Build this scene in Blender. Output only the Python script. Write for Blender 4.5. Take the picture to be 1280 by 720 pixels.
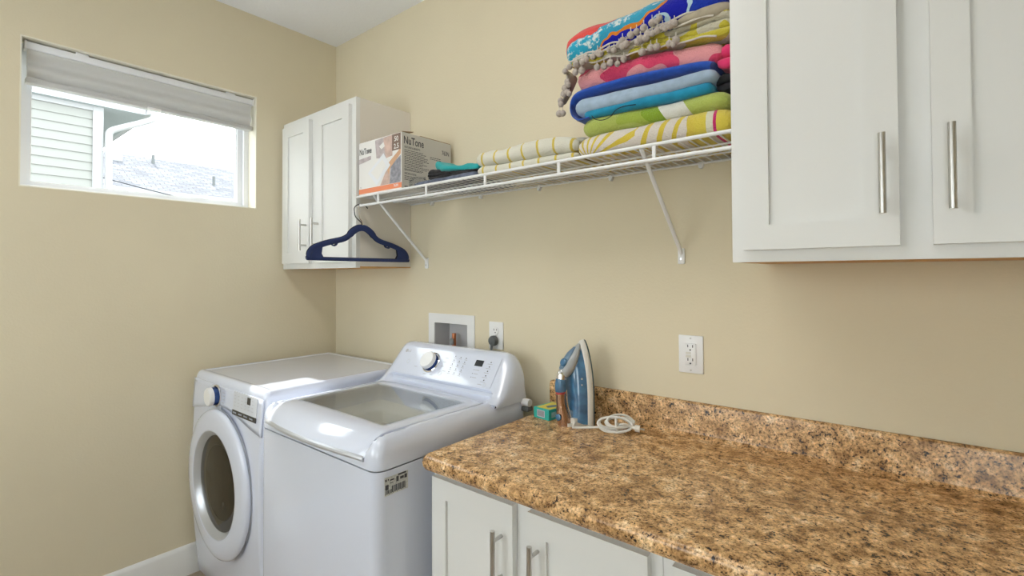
import bpy, bmesh, math, random
from mathutils import Vector, Matrix, noise
PI = math.pi
rnd = random.Random(7)
for o in list(bpy.data.objects): bpy.data.objects.remove(o)
scene = bpy.context.scene
COL = scene.collection

# ------------------------------------------------------------------ camera
F_PX, YAW, PITCH, ROLL, SHIFT = 618.4192, math.radians(39.146), math.radians(1.0071), math.radians(-.2736), -27.4521
fw = Vector((-math.sin(YAW)*math.cos(PITCH), math.cos(YAW)*math.cos(PITCH), math.sin(PITCH)))
r0 = Vector((math.cos(YAW), math.sin(YAW), 0)); u0 = r0.cross(fw)
rr = r0*math.cos(ROLL)+u0*math.sin(ROLL); uu = -r0*math.sin(ROLL)+u0*math.cos(ROLL)
cd = bpy.data.cameras.new('camera'); cam = bpy.data.objects.new('camera', cd); COL.objects.link(cam)
M = Matrix((rr, uu, -fw)).transposed().to_4x4(); M.translation = Vector((2.5798, -1.5664, 1.4154))
cam.matrix_world = M
cd.sensor_width = 36; cd.lens = 36*F_PX/1280; cd.shift_y = SHIFT/1280; cd.clip_start = .02; cd.clip_end = 200
scene.camera = cam

# ------------------------------------------------------------------ world, exposure
SKY = 5.6
w = bpy.data.worlds.new('sky'); scene.world = w; w.use_nodes = True
bg = w.node_tree.nodes['Background']; bg.inputs[0].default_value = (.93, .97, 1, 1); bg.inputs[1].default_value = SKY
sl = bpy.data.lights.new('sun', 'SUN'); sl.energy = 6.0; sl.angle = math.radians(.6); sl.color = (1, .97, .92)
sun = bpy.data.objects.new('sun', sl); COL.objects.link(sun); sun.rotation_euler = Vector((.75, .012, -1)).to_track_quat('-Z', 'Y').to_euler(); sun.location = (-8, 0, 12)
vs = scene.view_settings
vs.view_transform = 'Standard'; vs.look = 'None'; vs.exposure = 0.10; vs.gamma = 1; vs.use_curve_mapping = False
FILL_LAMP = 8.2          # radiance of the added fill lamp's diffuser

# ------------------------------------------------------------------ materials
MATS = {}
def new(name):
    m = bpy.data.materials.new(name); m.use_nodes = True
    nt = m.node_tree; b = nt.nodes['Principled BSDF']; MATS[name] = m
    return m, nt, b
def nd(nt, t, **k):
    n = nt.nodes.new(t)
    for a, v in k.items():
        if a in n.inputs: n.inputs[a].default_value = v
        else: setattr(n, a, v)
    return n
def c4(c): return (c[0], c[1], c[2], 1)
def mat(name, col, rough=.5, metal=0, spec=.5, coat=0, bump=0, bscale=200, var=0, vscale=6, emit=0, sheen=0):
    m, nt, b = new(name)
    b.inputs['Base Color'].default_value = c4(col); b.inputs['Roughness'].default_value = rough
    b.inputs['Metallic'].default_value = metal; b.inputs['Specular IOR Level'].default_value = spec
    b.inputs['Coat Weight'].default_value = coat; b.inputs['Coat Roughness'].default_value = .03
    b.inputs['Sheen Weight'].default_value = sheen
    if emit: b.inputs['Emission Color'].default_value = c4(col); b.inputs['Emission Strength'].default_value = emit
    tc = nd(nt, 'ShaderNodeTexCoord')
    if bump:
        n = nd(nt, 'ShaderNodeTexNoise', Scale=bscale, Detail=3.0)
        nt.links.new(tc.outputs['Object'], n.inputs['Vector'])
        bp = nd(nt, 'ShaderNodeBump', Strength=bump, Distance=.002)
        nt.links.new(n.outputs['Fac'], bp.inputs['Height']); nt.links.new(bp.outputs[0], b.inputs['Normal'])
    if var:
        n = nd(nt, 'ShaderNodeTexNoise', Scale=vscale, Detail=4.0)
        nt.links.new(tc.outputs['Object'], n.inputs['Vector'])
        r = nd(nt, 'ShaderNodeValToRGB')
        r.color_ramp.elements[0].color = c4([x*(1-var) for x in col]); r.color_ramp.elements[0].position = .3
        r.color_ramp.elements[1].color = c4([min(1, x*(1+var)) for x in col]); r.color_ramp.elements[1].position = .7
        nt.links.new(n.outputs['Fac'], r.inputs[0]); nt.links.new(r.outputs[0], b.inputs['Base Color'])
    return m
def ramp(nt, fac, stops, interp='LINEAR'):
    r = nd(nt, 'ShaderNodeValToRGB'); cr = r.color_ramp; cr.interpolation = interp
    while len(cr.elements) < len(stops): cr.elements.new(.5)
    for e, (p, c) in zip(cr.elements, stops): e.position = p; e.color = c4(c)
    nt.links.new(fac, r.inputs[0]); return r
def math_n(nt, op, a, b=None):
    n = nd(nt, 'ShaderNodeMath', operation=op)
    for i, v in enumerate((a, b)):
        if v is None: continue
        if isinstance(v, (int, float)): n.inputs[i].default_value = v
        else: nt.links.new(v, n.inputs[i])
    return n.outputs[0]
def mixc(nt, fac, a, b):
    n = nd(nt, 'ShaderNodeMix', data_type='RGBA')
    if isinstance(fac, (int, float)): n.inputs[0].default_value = fac
    else: nt.links.new(fac, n.inputs[0])
    for i, v in ((6, a), (7, b)):
        if isinstance(v, tuple): n.inputs[i].default_value = c4(v)
        else: nt.links.new(v, n.inputs[i])
    return n.outputs[2]
def coords(nt, scale=(1, 1, 1)):
    tc = nd(nt, 'ShaderNodeTexCoord'); mp = nd(nt, 'ShaderNodeMapping'); mp.inputs['Scale'].default_value = scale
    nt.links.new(tc.outputs['Object'], mp.inputs[0]); s = nd(nt, 'ShaderNodeSeparateXYZ'); nt.links.new(mp.outputs[0], s.inputs[0])
    return mp.outputs[0], s.outputs
def noi(nt, vec, scale, detail=3.0, rough=.5):
    n = nd(nt, 'ShaderNodeTexNoise', Scale=scale, Detail=detail, Roughness=rough); nt.links.new(vec, n.inputs['Vector']); return n.outputs['Fac']
def terry(nt, b, vec, strength=.8, scale=260):
    b.inputs['Roughness'].default_value = .95; b.inputs['Specular IOR Level'].default_value = .15; b.inputs['Sheen Weight'].default_value = .25
    bp = nd(nt, 'ShaderNodeBump', Strength=strength, Distance=.006)
    nt.links.new(noi(nt, vec, scale, 2.0), bp.inputs['Height']); nt.links.new(bp.outputs[0], b.inputs['Normal'])

WALL = (.725, .65, .48)
mat('wall', WALL, .75, spec=.25, bump=.3, bscale=110, var=.03, vscale=1.5)
mat('reveal', (.80, .76, .64), .6, spec=.3)
mat('ceiling', (.88, .90, .95), .9, spec=.1, bump=1, bscale=70)
mat('trim', (.80, .80, .78), .4)
mat('cabinet', (.77, .773, .755), .42, spec=.4, bump=.03, bscale=60)
mat('cabinet_side', (.78, .74, .67), .5, spec=.35)
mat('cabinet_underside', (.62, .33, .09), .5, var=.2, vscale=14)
mat('enamel', (.69, .735, .855), .12, spec=.65, coat=.3)
mat('enamel_shade', (.66, .69, .75), .16, spec=.6)
mat('enamel_matte', (.84, .85, .86), .35)
mat('silver', (.55, .57, .61), .3, metal=.45)
mat('steel', (.56, .55, .53), .3, metal=1)
mat('drum', (.80, .80, .78), .45, metal=.0)
mat('chrome', (.8, .8, .82), .08, metal=1)
mat('blue_chrome', (.05, .10, .30), .2, metal=.7)
mat('dark_print', (.05, .05, .06), .5)
mat('grey_print', (.42, .43, .47), .5)
mat('display', (.03, .032, .036), .15)
mat('label_paper', (.55, .56, .54), .6, var=.25, vscale=150)
mat('white_plastic', (.82, .82, .82), .3)
mat('vinyl', (.80, .82, .86), .35)
mat('wire', (.80, .81, .82), .3, spec=.5)
mat('copper', (.65, .25, .12), .3, metal=.9)
mat('plug_grey', (.10, .11, .11), .5)
mat('cardboard', (.36, .25, .14), .8)
mat('carton_white', (.82, .81, .79), .5)
mat('carton_grey', (.62, .60, .55), .6)
mat('photo_brown', (.22, .15, .12), .5)
mat('photo_pink', (.60, .44, .38), .5, var=.18, vscale=30)
mat('photo_tan', (.60, .36, .22), .5, var=.1)
mat('photo_bluegrey', (.28, .28, .32), .5, var=.3, vscale=60)
mat('photo_lilac', (.50, .44, .45), .5, var=.2, vscale=40)
mat('photo_paleblue', (.80, .82, .86), .5)
mat('orange_strip', (.82, .26, .12), .5)
mat('velvet_blue', (.010, .026, .115), .7, sheen=.08, bump=.2, bscale=500)
mat('velvet_black', (.004, .005, .014), .85, sheen=.03)
mat('black_plastic', (.012, .012, .02), .4)
mat('olive', (.22, .17, .055), .95, bump=.4, bscale=300)
mat('teal_cloth', (.012, .33, .34), .95, bump=.5, bscale=300, sheen=.2)
mat('slate_cloth', (.115, .13, .185), .95, bump=.6, bscale=300, var=.35, vscale=40)
mat('charcoal_cloth', (.035, .033, .035), .9, bump=.5, bscale=260, var=.4, vscale=60)
mat('brown_cloth', (.22, .09, .05), .9)
mat('black_cloth', (.012, .012, .016), .9)
mat('magenta_cloth', (.75, .035, .16), .95, bump=.5, bscale=400, sheen=.2)
mat('beige_cloth', (.40, .35, .26), .95, bump=.5, bscale=300, var=.12, vscale=40)
mat('pompom', (.52, .46, .415), .95, bump=1, bscale=700, var=.12, vscale=200)
mat('thread', (.62, .58, .52), .9)
mat('blue_terry', (.012, .075, .42), .95, bump=.6, bscale=420, var=.18, vscale=60, sheen=.25)
mat('paleblue_terry', (.34, .45, .58), .95, bump=.6, bscale=420, var=.1, vscale=40, sheen=.25)
mat('teal_terry', (.008, .25, .42), .95, bump=.6, bscale=420, var=.15, vscale=40, sheen=.25)
mat('soap_green', (.03, .42, .36), .4)
mat('soap_yellow', (.75, .65, .08), .4)
mat('soap_blue', (.03, .15, .30), .4)
mat('barcode', (.62, .60, .66), .5)
mat('iron_white', (.72, .70, .64), .3)
mat('iron_slate', (.13, .22, .32), .3)
mat('iron_blue', (.05, .155, .29), .18, spec=.7, coat=.5, var=.35, vscale=28)
mat('iron_grey', (.40, .42, .43), .3)
mat('iron_dark', (.05, .09, .11), .35)
mat('iron_bronze', (.42, .26, .17), .12, metal=.85)
mat('iron_red', (.45, .04, .04), .4)
mat('cord_white', (.74, .72, .67), .45)
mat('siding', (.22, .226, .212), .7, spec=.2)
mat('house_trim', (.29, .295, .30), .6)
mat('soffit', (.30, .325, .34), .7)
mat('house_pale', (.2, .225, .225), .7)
mat('roof_metal', (.25, .25, .27), .6)
mat('ground', (.20, .21, .18), .9, var=.2)
mat('door_white', (.78, .77, .74), .4)
mat('lamp_metal', (.75, .75, .75), .4)

m, nt, b = new('fill_lamp_glow')
b.inputs['Base Color'].default_value = (.9, .9, .88, 1); b.inputs['Emission Color'].default_value = (1, .975, .935, 1); b.inputs['Emission Strength'].default_value = FILL_LAMP

def glass(name, tint, ior=1.5, rough=0.0):
    m, nt, b = new(name); nt.nodes.remove(b); out = nt.nodes['Material Output']
    t = nd(nt, 'ShaderNodeBsdfTransparent'); t.inputs[0].default_value = c4(tint)
    g = nd(nt, 'ShaderNodeBsdfGlossy'); g.inputs['Roughness'].default_value = rough
    f = nd(nt, 'ShaderNodeFresnel'); ge = nd(nt, 'ShaderNodeNewGeometry')       # same reflectance from both sides of the pane
    nt.links.new(math_n(nt, 'ADD', math_n(nt, 'MULTIPLY', ge.outputs['Backfacing'], 1/ior-ior), ior), f.inputs[0])
    mx = nd(nt, 'ShaderNodeMixShader'); nt.links.new(f.outputs[0], mx.inputs[0]); nt.links.new(t.outputs[0], mx.inputs[1]); nt.links.new(g.outputs[0], mx.inputs[2])
    nt.links.new(mx.outputs[0], out.inputs[0]); return m
glass('window_glass', (.97, .985, .98), 1.2)
glass('lid_glass', (.90, .91, .90), 1.45, .01)
glass('plastic_film', (.86, .87, .88), 1.35, .1)
glass('tank_blue', (.16, .42, .66), 1.4, .03)
glass('door_glass', (.30, .27, .22), 1.5, .02)

# honeycomb blind fabric: translucent
m, nt, b = new('blind_fabric'); nt.nodes.remove(b); out = nt.nodes['Material Output']
d = nd(nt, 'ShaderNodeBsdfDiffuse'); d.inputs[0].default_value = (.58, .58, .57, 1)
t = nd(nt, 'ShaderNodeBsdfTranslucent'); t.inputs[0].default_value = (.13, .13, .13, 1)
ad = nd(nt, 'ShaderNodeAddShader'); nt.links.new(d.outputs[0], ad.inputs[0]); nt.links.new(t.outputs[0], ad.inputs[1]); nt.links.new(ad.outputs[0], out.inputs[0])

# speckled laminate
m, nt, b = new('laminate'); vec, xyz = coords(nt)
n1 = noi(nt, vec, 165, 4.0, .7); n2 = noi(nt, vec, 30, 4.0, .6); n3 = noi(nt, vec, 170, 2.0, .5)
n4 = math_n(nt, 'ADD', math_n(nt, 'MULTIPLY', n2, .88), math_n(nt, 'MULTIPLY', noi(nt, vec, 6, 2.0), .12))
base = ramp(nt, n4, [(.33, (.25, .13, .05)), (.44, (.46, .27, .12)), (.56, (.69, .44, .22)), (.68, (.82, .62, .39))])
fine = ramp(nt, n1, [(.34, (.16, .11, .08)), (.44, (.78, .74, .68)), (.53, (1.08, 1.08, 1.06)), (.66, (1.5, 1.46, 1.36))])
mul = nd(nt, 'ShaderNodeMix', data_type='RGBA', blend_type='MULTIPLY'); mul.inputs[0].default_value = 1
nt.links.new(base.outputs[0], mul.inputs[6]); nt.links.new(fine.outputs[0], mul.inputs[7])
dk = ramp(nt, math_n(nt, 'ADD', math_n(nt, 'MULTIPLY', n3, .55), math_n(nt, 'MULTIPLY', noi(nt, vec, 60, 3.0, .6), .45)), [(.392, (1, 1, 1)), (.43, (0, 0, 0))])
nt.links.new(mixc(nt, dk.outputs[0], mul.outputs[2], (.035, .026, .022)), b.inputs['Base Color'])
b.inputs['Roughness'].default_value = .25; b.inputs['Specular IOR Level'].default_value = .4

# floor tile
m, nt, b = new('floor_tile'); vec, xyz = coords(nt)
br = nd(nt, 'ShaderNodeTexBrick'); br.offset = 0; br.inputs['Scale'].default_value = 3; br.inputs['Mortar Size'].default_value = .012
br.inputs['Brick Width'].default_value = 1; br.inputs['Row Height'].default_value = 1
nt.links.new(vec, br.inputs['Vector'])
t1 = ramp(nt, noi(nt, vec, 14, 5.0, .6), [(.3, (.30, .22, .15)), (.7, (.50, .41, .31))])
nt.links.new(t1.outputs[0], br.inputs['Color1']); nt.links.new(t1.outputs[0], br.inputs['Color2']); br.inputs['Mortar'].default_value = (.22, .17, .13, 1)
nt.links.new(br.outputs[0], b.inputs['Base Color']); b.inputs['Roughness'].default_value = .4

# roof shingles
m, nt, b = new('shingles'); vec, xyz = coords(nt)
br = nd(nt, 'ShaderNodeTexBrick'); br.inputs['Scale'].default_value = 1; br.inputs['Mortar Size'].default_value = .012
br.inputs['Brick Width'].default_value = .3; br.inputs['Row Height'].default_value = .14
cm = nd(nt, 'ShaderNodeCombineXYZ'); nt.links.new(xyz[1], cm.inputs[0]); nt.links.new(math_n(nt, 'MULTIPLY', xyz[2], 2.0), cm.inputs[1])
nt.links.new(cm.outputs[0], br.inputs['Vector'])
br.inputs['Color1'].default_value = (.15, .155, .172, 1); br.inputs['Color2'].default_value = (.085, .09, .105, 1); br.inputs['Mortar'].default_value = (.05, .05, .06, 1)
nt.links.new(br.outputs[0], b.inputs['Base Color']); b.inputs['Roughness'].default_value = .9

# towels (object coordinates are metres from the towel's base corner)
m, nt, b = new('stripe_terry'); vec, xyz = coords(nt)
wob = math_n(nt, 'MULTIPLY', math_n(nt, 'SUBTRACT', noi(nt, vec, 7, 2.0), .5), .02)
fr = math_n(nt, 'FRACT', math_n(nt, 'DIVIDE', math_n(nt, 'ADD', xyz[0], wob), .062))
st = ramp(nt, fr, [(0, (.72, .70, .60)), (.44, (.72, .70, .60)), (.46, (.66, .50, .07)), (.57, (.66, .50, .07)), (.59, (.72, .70, .60))], 'LINEAR')
nt.links.new(st.outputs[0], b.inputs['Base Color']); terry(nt, b, vec, .7, 350)

m, nt, b = new('sunray_terry'); vec, xyz = coords(nt)
ang = nd(nt, 'ShaderNodeMath', operation='ARCTAN2')
nt.links.new(math_n(nt, 'ADD', math_n(nt, 'ADD', xyz[2], math_n(nt, 'MULTIPLY', xyz[1], -.35)), .012), ang.inputs[0]); nt.links.new(math_n(nt, 'SUBTRACT', xyz[0], .035), ang.inputs[1])
rays = math_n(nt, 'SINE', math_n(nt, 'ADD', math_n(nt, 'MULTIPLY', ang.outputs[0], 17.0), math_n(nt, 'MULTIPLY', noi(nt, vec, 10, 2.0), 3.0)))
r1 = ramp(nt, rays, [(.40, (.72, .66, .60)), (.5, (.68, .52, .06))])
bars = math_n(nt, 'SINE', math_n(nt, 'ADD', math_n(nt, 'MULTIPLY', math_n(nt, 'ADD', xyz[0], math_n(nt, 'MULTIPLY', xyz[2], -.5)), 150.0), math_n(nt, 'MULTIPLY', noi(nt, vec, 9, 2.0), 4.0)))
r2 = ramp(nt, bars, [(.40, (.72, .66, .60)), (.5, (.68, .52, .06))])
pat = mixc(nt, math_n(nt, 'GREATER_THAN', xyz[0], .19), r1.outputs[0], r2.outputs[0])
band = ramp(nt, math_n(nt, 'MULTIPLY', xyz[0], 2.0), [(0, (.7, .55, .08)), (.70, (.70, .57, .08)), (.765, (.72, .70, .55)), (.80, (.60, .03, .16)), (.815, (.72, .58, .08))], 'CONSTANT')
nt.links.new(mixc(nt, math_n(nt, 'GREATER_THAN', xyz[0], .335), pat, band.outputs[0]), b.inputs['Base Color']); terry(nt, b, vec)

m, nt, b = new('green_terry'); vec, xyz = coords(nt)
g = ramp(nt, noi(nt, vec, 6.5, 1.0), [(0, (.44, .52, .12)), (.52, (.36, .46, .07)), (.62, (.24, .37, .03))], 'CONSTANT')
wh = math_n(nt, 'LESS_THAN', math_n(nt, 'ABSOLUTE', math_n(nt, 'SUBTRACT', math_n(nt, 'ADD', xyz[0], math_n(nt, 'MULTIPLY', xyz[2], .6)), .30)), .035)
nt.links.new(mixc(nt, wh, g.outputs[0], (.72, .72, .66)), b.inputs['Base Color']); terry(nt, b, vec)

m, nt, b = new('pink_terry'); vec, xyz = coords(nt)
g = ramp(nt, noi(nt, vec, 12, .5), [(0, (.80, .34, .36)), (.53, (.74, .065, .16))], 'CONSTANT')
nt.links.new(g.outputs[0], b.inputs['Base Color']); terry(nt, b, vec)

m, nt, b = new('beach_terry'); vec, xyz = coords(nt)
wav = math_n(nt, 'MULTIPLY', math_n(nt, 'SUBTRACT', noi(nt, vec, 11, 2.0), .5), .16)
s = math_n(nt, 'ADD', math_n(nt, 'ADD', math_n(nt, 'MULTIPLY', xyz[0], .42), math_n(nt, 'MULTIPLY', xyz[2], -1.0)), math_n(nt, 'ADD', math_n(nt, 'MULTIPLY', xyz[1], -.55), wav))
s = math_n(nt, 'ADD', math_n(nt, 'MULTIPLY', s, 3.2), .33)
g = ramp(nt, s, [(0, (.66, .055, .06)), (.12, (.70, .07, .06)), (.20, (.02, .33, .50)), (.34, (.03, .30, .46)), (.46, (.62, .20, .02)), (.50, (.008, .012, .36)), (.62, (.45, .62, .72)), (.65, (.012, .04, .40)), (.76, (.72, .06, .03)), (.84, (.012, .10, .50)), (.93, (.03, .40, .58))], 'CONSTANT')
foam = ramp(nt, noi(nt, vec, 38, 4.0, .7), [(.50, (0, 0, 0)), (.58, (1, 1, 1))])
inb = math_n(nt, 'MULTIPLY', math_n(nt, 'GREATER_THAN', s, .21), math_n(nt, 'LESS_THAN', s, .38))
nt.links.new(mixc(nt, math_n(nt, 'MULTIPLY', inb, foam.outputs[0]), g.outputs[0], (.62, .70, .68)), b.inputs['Base Color']); terry(nt, b, vec, .4)

m, nt, b = new('throw_cloth'); vec, xyz = coords(nt)
g = ramp(nt, noi(nt, vec, 9, 1.0), [(0, (.60, .56, .44)), (.48, (.58, .50, .05)), (.60, (.50, .46, .36))], 'CONSTANT')
nt.links.new(g.outputs[0], b.inputs['Base Color']); terry(nt, b, vec)

# ------------------------------------------------------------------ mesh helpers
def V(*a): return Vector(a)
def box(bm, x0, x1, y0, y1, z0, z1, bev=0, seg=2):
    vs_ = [bm.verts.new(p) for p in ((x0,y0,z0),(x1,y0,z0),(x1,y1,z0),(x0,y1,z0),(x0,y0,z1),(x1,y0,z1),(x1,y1,z1),(x0,y1,z1))]
    fs = [bm.faces.new([vs_[i] for i in q]) for q in ((3,2,1,0),(4,5,6,7),(0,1,5,4),(1,2,6,5),(2,3,7,6),(3,0,4,7))]
    if bev:
        es = list({e for f in fs for e in f.edges})
        bmesh.ops.bevel(bm, geom=es, offset=bev, segments=seg, profile=.5, affect='EDGES', clamp_overlap=True)
def frame_at(t, up=V(0, 0, 1)):
    t = t.normalized()
    if abs(t.dot(up)) > .95: up = V(1, 0, 0)
    a = t.cross(up).normalized(); return a, a.cross(t).normalized()
def tube(bm, pts, r, seg=8, closed=False, caps=True):
    pts = [Vector(p) for p in pts]; n = len(pts); rings = []
    rs = r if isinstance(r, (list, tuple)) else [r]*n
    a = None
    for i, p in enumerate(pts):
        if closed: t = pts[(i+1) % n]-pts[i-1]
        else: t = pts[min(i+1, n-1)]-pts[max(i-1, 0)]
        t.normalize()
        if a is None: a, c = frame_at(t)
        else:
            a = (a-t*a.dot(t)); a.normalize(); c = a.cross(t)
        rings.append([bm.verts.new(p+a*math.cos(2*PI*k/seg)*rs[i]+c*math.sin(2*PI*k/seg)*rs[i]) for k in range(seg)])
    rng = range(n) if closed else range(n-1)
    for i in rng:
        A, B = rings[i], rings[(i+1) % n]
        for k in range(seg): bm.faces.new((A[k], A[(k+1) % seg], B[(k+1) % seg], B[k]))
    if caps and not closed:
        bm.faces.new(rings[0]); bm.faces.new(rings[-1][::-1])
def smooth_path(pts, n=6, closed=False):
    pts = [Vector(p) for p in pts]; out = []; m_ = len(pts)
    for i in range(m_ if closed else m_-1):
        if closed: p0, p1, p2, p3 = pts[i-1], pts[i], pts[(i+1) % m_], pts[(i+2) % m_]
        else: p0, p1, p2, p3 = pts[max(i-1, 0)], pts[i], pts[i+1], pts[min(i+2, m_-1)]
        for k in range(n):
            t = k/n
            out.append(.5*((2*p1)+(-p0+p2)*t+(2*p0-5*p1+4*p2-p3)*t*t+(-p0+3*p1-3*p2+p3)*t**3))
    if not closed: out.append(pts[-1])
    return out
def lathe(bm, prof, center, axis, seg=48, cap0=False, cap1=False):
    center = Vector(center); axis = Vector(axis).normalized(); a, c = frame_at(axis); rings = []
    for r, h in prof:
        rings.append([bm.verts.new(center+axis*h+(a*math.cos(2*PI*k/seg)+c*math.sin(2*PI*k/seg))*r) for k in range(seg)])
    for A, B in zip(rings, rings[1:]):
        for k in range(seg): bm.faces.new((A[k], A[(k+1) % seg], B[(k+1) % seg], B[k]))
    if cap0: bm.faces.new(rings[0])
    if cap1: bm.faces.new(rings[-1])
def loft(bm, secs, caps=True, ring=True):
    rings = [[bm.verts.new(p) for p in s_] for s_ in secs]; n = len(rings[0])
    for A, B in zip(rings, rings[1:]):
        for k in range(n if ring else n-1): bm.faces.new((A[k], A[(k+1) % n], B[(k+1) % n], B[k]))
    if caps and ring: bm.faces.new(rings[0]); bm.faces.new(rings[-1])
def prism(bm, pts, off):
    off = Vector(off); loft(bm, [[Vector(p) for p in pts], [Vector(p)+off for p in pts]])
def sphere(bm, c, r, u=10, v=7, scale=(1, 1, 1)):
    bmesh.ops.create_uvsphere(bm, u_segments=u, v_segments=v, radius=r, matrix=Matrix.Translation(Vector(c)) @ Matrix.Diagonal((*scale, 1)))
def ring_frame(bm, x0, x1, z0, z1, t, ya, yb):
    """rectangular ring in the xz plane between y=ya (front) and y=yb (back)"""
    o = [(x0, z0), (x1, z0), (x1, z1), (x0, z1)]; tt = t if isinstance(t, (list, tuple)) else [t]*4   # left,right,bottom,top
    i = [(x0+tt[0], z0+tt[2]), (x1-tt[1], z0+tt[2]), (x1-tt[1], z1-tt[3]), (x0+tt[0], z1-tt[3])]
    R = [[bm.verts.new((x, y, z)) for x, z in q] for q, y in ((o, ya), (i, ya), (i, yb), (o, yb))]
    for k in range(4):
        for A, B in ((0, 1), (1, 2), (2, 3), (3, 0)):
            j = (k+1) % 4; bm.faces.new((R[A][k], R[A][j], R[B][j], R[B][k]))
def bevel_all(bm, off, seg=2, ang=30):
    es = [e for e in bm.edges if len(e.link_faces) == 2 and e.calc_face_angle(0) > math.radians(ang)]
    bmesh.ops.bevel(bm, geom=es, offset=off, segments=seg, profile=.5, affect='EDGES', clamp_overlap=True)
def rrect(x0, x1, y0, y1, r, n=5):
    out = []
    for cx, cy, a0 in ((x1-r, y0+r, -PI/2), (x1-r, y1-r, 0), (x0+r, y1-r, PI/2), (x0+r, y0+r, PI)):
        for k in range(n+1):
            a = a0+PI/2*k/n; out.append((cx+r*math.cos(a), cy+r*math.sin(a)))
    return out

def chain(o):
    s = V(0, 0, 0)
    while o is not None: s += o.location; o = o.parent
    return s
def mk(name, bm, m, parent=None, loc=None, sharp=35):
    """bm holds world coordinates; the object's origin goes to loc (or the parent's origin)"""
    org = chain(parent) if parent is not None else V(0, 0, 0)
    off = org+(Vector(loc) if (loc is not None and parent is not None) else (Vector(loc) if loc is not None else V(0, 0, 0)))
    bmesh.ops.recalc_face_normals(bm, faces=bm.faces)
    bmesh.ops.translate(bm, verts=bm.verts, vec=-off)
    for f in bm.faces: f.smooth = True
    me = bpy.data.meshes.new(name); bm.to_mesh(me); bm.free()
    me.set_sharp_from_angle(angle=math.radians(sharp))
    me.materials.append(MATS[m] if isinstance(m, str) else m)
    o = bpy.data.objects.new(name, me); COL.objects.link(o)
    if parent is not None: o.parent = parent
    if loc is not None: o.location = loc
    return o
def B(): return bmesh.new()
def tag(o, label, cat, group=None):
    o['label'] = label; o['category'] = cat
    if group: o['group'] = group
    return o
def thing(name, label, cat, loc, group=None):
    o = bpy.data.objects.new(name, None); COL.objects.link(o); o.location = loc; o.empty_display_size = .05
    return tag(o, label, cat, group)
def struct(name, bm, m, parent=None):
    o = mk(name, bm, m, parent)
    if parent is None: o['kind'] = 'structure'
    return o
def pbox(name, m, parent, x0, x1, y0, y1, z0, z1, bev=0, seg=2):
    bm = B(); box(bm, x0, x1, y0, y1, z0, z1, bev, seg); return mk(name, bm, m, parent)
TXT = {}
def text_faces(s_):
    if s_ not in TXT:
        cu = bpy.data.curves.new('t', 'FONT'); cu.body = s_; cu.size = 1; cu.resolution_u = 3; cu.offset = .016
        o = bpy.data.objects.new('t', cu); COL.objects.link(o)
        me = bpy.data.meshes.new_from_object(o.evaluated_get(bpy.context.evaluated_depsgraph_get()))
        TXT[s_] = ([v.co.copy() for v in me.vertices], [list(p.vertices) for p in me.polygons])
        bpy.data.objects.remove(o); bpy.data.curves.remove(cu); bpy.data.meshes.remove(me)
    return TXT[s_]
def text(bm, s_, org, right, up, height, width=None):
    vs_, fs = text_faces(s_); right = Vector(right).normalized(); up = Vector(up).normalized()
    x0 = min(v.x for v in vs_); x1 = max(v.x for v in vs_); y0 = min(v.y for v in vs_); y1 = max(v.y for v in vs_)
    sy = height/(y1-y0); sx = (width/(x1-x0)) if width else sy
    nv = [bm.verts.new(Vector(org)+right*(v.x-x0)*sx+up*(v.y-y0)*sy) for v in vs_]
    for f in fs:
        try: bm.faces.new([nv[i] for i in f])
        except ValueError: pass
def qpoly(bm, pts): bm.faces.new([bm.verts.new(p) for p in pts])

# ------------------------------------------------------------------ room shell
FZ = .065; H = 2.738; XR = 3.6; YF = -2.7; WT = .16
bm = B(); box(bm, -WT, XR+.1, YF-.1, .1, FZ-.1, FZ); struct('floor', bm, 'floor_tile')
bm = B(); box(bm, -WT, XR+.1, YF-.1, .1, H, H+.1); struct('ceiling', bm, 'ceiling')
def wall_holes(bm, u0_, u1_, v0, v1, holes, P3):
    """slab with rectangular holes; P3(u, v, side) gives the 3D point, side 0 room face, 1 far face"""
    us = sorted({u0_, u1_, *[h[0] for h in holes], *[h[1] for h in holes]}); vs_ = sorted({v0, v1, *[h[2] for h in holes], *[h[3] for h in holes]})
    nu, nv = len(us)-1, len(vs_)-1; vt = {}
    def v(i, j, k):
        if (i, j, k) not in vt: vt[i, j, k] = bm.verts.new(P3(us[i], vs_[j], k))
        return vt[i, j, k]
    def solid(i, j):
        if not (0 <= i < nu and 0 <= j < nv): return False
        mu, mv = (us[i]+us[i+1])/2, (vs_[j]+vs_[j+1])/2
        return not any(h[0] < mu < h[1] and h[2] < mv < h[3] for h in holes)
    for i in range(nu):
        for j in range(nv):
            if not solid(i, j): continue
            for k in (0, 1): bm.faces.new((v(i, j, k), v(i+1, j, k), v(i+1, j+1, k), v(i, j+1, k)))
            for di, dj, p, q in ((-1, 0, (i, j), (i, j+1)), (1, 0, (i+1, j), (i+1, j+1)), (0, -1, (i, j), (i+1, j)), (0, 1, (i, j+1), (i+1, j+1))):
                if not solid(i+di, j+dj): bm.faces.new((v(*p, 0), v(*q, 0), v(*q, 1), v(*p, 1)))
WY0, WY1, WZ0, WZ1 = -1.302, -.4445, 1.754, 2.324
bm = B(); wall_holes(bm, YF, 0, FZ, H, [(WY0, WY1, WZ0, WZ1)], lambda u_, v_, k: (-WT*k, u_, v_))
wl = struct('wall_left', bm, 'wall')
OX0, OX1, OZ0, OZ1 = .842, 1.055, 1.035, 1.196          # recess of the washer outlet box
bm = B(); wall_holes(bm, -WT, XR+.1, FZ, H, [(OX0, OX1, OZ0, OZ1)], lambda u_, v_, k: (u_, .1*k, v_))
struct('wall_back', bm, 'wall')
bm = B(); box(bm, XR, XR+.1, YF, 0, FZ, H); struct('wall_right', bm, 'wall')
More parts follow.
